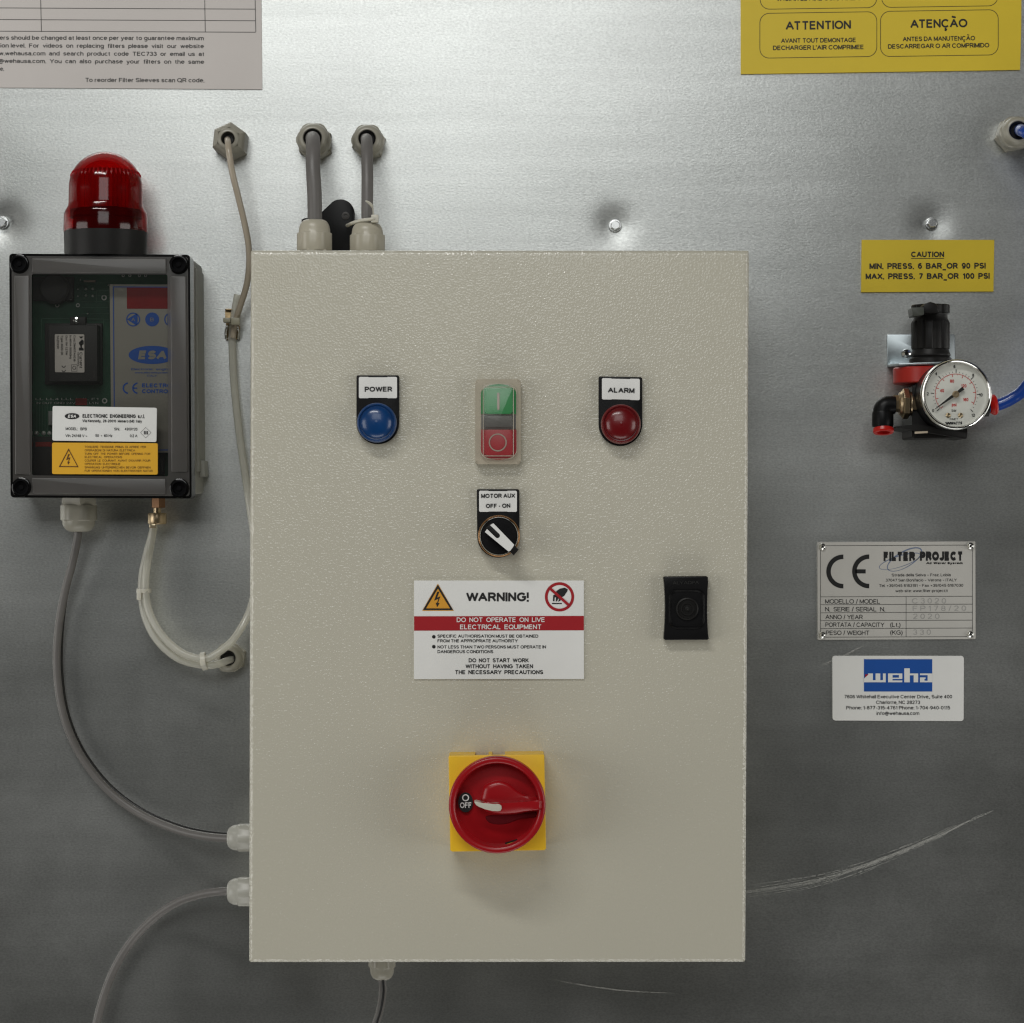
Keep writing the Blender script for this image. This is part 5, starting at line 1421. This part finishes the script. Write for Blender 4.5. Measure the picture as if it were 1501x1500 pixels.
# brass hex + elbow
bm = NB(); lo = P(1339, 592, .066); kx = K(.06)
lathe(bm, [(14 * kx, -3 * kx), (14 * kx, 4 * kx), (20 * kx, 6 * kx), (22.5 * kx, 8 * kx), (22.5 * kx, 15 * kx), (19 * kx, 18 * kx), (13 * kx, 20 * kx), (12 * kx, 30 * kx)], lo, 'X-', 6, .35)
lathe(bm, [(17.5 * kx, 3.5 * kx), (17.5 * kx, 7 * kx)], lo, 'X-', 32); lathe(bm, [(18.5 * kx, 17.5 * kx), (16.5 * kx, 21 * kx), (12 * kx, 22 * kx)], lo, 'X-', 32)
build('brass_hex', bm, BRASS, pr_)
g = part_empty('elbow_fitting', pr_, 'black push-in elbow with red release collar')
bm = NB()
tube(bm, [P(1312, 594, .066), P(1304, 594, .066), P(1297.5, 595.5, .066), P(1294.2, 601, .066), P(1293.8, 610, .066)], lambda u: (13.2 + 1.2 * u) * kx, n=28, sub=8)
lathe(bm, [(14.6 * kx, 0), (15.6 * kx, 3 * kx), (15.8 * kx, 20 * kx), (14.8 * kx, 23 * kx), (11 * kx, 23 * kx)], P(1293.8, 603, .066), 'Z-', 36)
build('elbow', bm, BPL, g, smooth=45)
bm = NB()
lathe(bm, [(12 * kx, 0), (12.4 * kx, 3 * kx), (15.0 * kx, 4.5 * kx), (15.4 * kx, 9 * kx), (14.2 * kx, 11 * kx), (9.5 * kx, 11 * kx), (9.0 * kx, 2 * kx), (0, 2 * kx)], P(1294.6, 624, .066), 'Z-', 36, tilt=('X', math.radians(-14)))
build('release_collar', bm, mat('bright_red_plastic', (0.50, 0.012, 0.008), .3), g)
g = part_empty('hose_fitting', pr_, 'red collar where the blue hose plugs in behind the gauge')
bm = NB(); lathe(bm, [(15 * kx, 0), (15 * kx, 31 * kx), (10 * kx, 31 * kx)], P(1418, 596, .045), 'X+', 28); build('socket', bm, BPL, g)
bm = NB(); lathe(bm, [(11 * kx, 0), (14 * kx, 3 * kx), (15.5 * kx, 6 * kx), (15.0 * kx, 9 * kx), (13 * kx, 11 * kx), (9.2 * kx, 11.5 * kx)], P(1450, 594.5, .045), 'X+', 32, tilt=('Y', math.radians(-8)))
build('release_collar', bm, bpy.data.materials['bright_red_plastic'], g)
# gauge
g = part_empty('pressure_gauge', pr_, 'round white dial gauge with chrome bezel')
Zf = zoomer(1330, 500, 10)
DG = .110; kg = K(DG); cG = (1402.3, 578.3)
gl = P(cG[0], cG[1], DG); gl.y = -.060
bm = NB(); lathe(bm, [(30 * kg, -.002), (46 * kg, .0), (50.6 * kg, .002), (51 * kg, .004), (51 * kg, .043)], gl, 'Y-', 72)
build('gauge_case', bm, BPL, g)
bm = NB(); lathe(bm, [(51 * kg, .040), (52.2 * kg, .041), (52.2 * kg, .0465), (51.5 * kg, .0490), (50 * kg, .0500), (48.2 * kg, .0496), (46.8 * kg, .0480), (46.4 * kg, .0440), (45.9 * kg, .0415)], gl, 'Y-', 96)
build('bezel', bm, CHROME, g, smooth=50)
DD = .103
bm = NB(); flat(bm, circ(cG[0] + .3, cG[1] + .2, 46.8, 64), DD)
build('dial', bm, DIAL, g, smooth=None)
bm = NB(); dd = DD + .0003; C = Zf(706, 782)
def tk(a, r0, r1, w_): 
    a = math.radians(a); line(bm, (C[0] + r0 * math.cos(a), C[1] - r0 * math.sin(a)), (C[0] + r1 * math.cos(a), C[1] - r1 * math.sin(a)), w_, dd)
for k in range(0, 61):
    if k % 2: continue
    v = k / 5; a = 222 - 22.25 * v
    major = k % 10 == 0
    tk(a, 31.3, 36.3 if major else 33.6, 0.95 if major else 0.5)
for s, x, y in (('0', 378, 1040), ('2', 300, 795), ('4', 422, 500), ('6', 692, 396), ('8', 965, 522), ('10', 1078, 810), ('12', 966, 1108)):
    w_ = 28 if len(s) == 1 else 50
    T(bm, s, Zf(x - w_ / 2, y + 3), Zf(x + w_ / 2, y + 3), 4.6, dd, bold=.018)
T(bm, 'bar', Zf(652, 1038), Zf(720, 1038), 4.0, dd); T(bm, 'FIMET', Zf(622, 1162), Zf(742, 1160), 3.0, dd, shear=.1)
T(bm, 'WATTS', Zf(635, 1228), Zf(800, 1224), 4.4, dd, bold=.06, shear=.15); T(bm, 'W', Zf(556, 1228), Zf(650, 1228), 4.4, dd, bold=.08, shear=-.1)
build('black_scale', bm, INK, g, smooth=None)
bm = NB(); arc(bm, C[0], C[1], 29.4, 30.1, -30, 222, dd, 60)
for k in range(17):
    a = 224 - 15.6 * k; tk(a, 25.6 if k % 2 == 0 else 28, 29.6, .8 if k % 2 == 0 else .35)
for s, x, y, w_ in (('40', 508, 752, 58), ('80', 655, 612, 58), ('120', 828, 682, 76), ('160', 856, 884, 76), ('psi', 686, 958, 68)):
    T(bm, s, Zf(x - w_ / 2, y), Zf(x + w_ / 2, y), 4.8, dd, bold=.022)
build('red_scale', bm, RD2, g, smooth=None)
for x in (598, 778):
    bm = NB(); c = Zf(x, 1090); lathe(bm, [(3.7 * kg, 0), (3.6 * kg, .0006), (2 * kg, .0012), (0, .0008)], P(c[0], c[1], DD + .0002), 'Y-', 18); build('dial_screw', bm, BRASS, g)
bm = NB()
prism(bm, [Zf(*p) for p in ((398, 1008), (410, 990), (660, 785), (720, 745), (806, 670), (838, 712), (745, 775), (700, 812))], DD + .003, DD + .0022)
build('needle', bm, INK, g)
bm = NB(); c = Zf(708, 782); lathe(bm, [(5.0 * kg, 0), (5.2 * kg, .0012), (4.6 * kg, .0018), (1.8 * kg, .0020), (0, .0016)], P(c[0], c[1], DD + .003), 'Y-', 28); build('needle_hub', bm, BRASS, g)
bm = NB(); flat(bm, circ(cG[0], cG[1], 46.9, 64), DD + .0044); build('glass', bm, GLASS, g, smooth=None)

for o in bpy.data.objects:
    if '_o' in o: del o['_o']
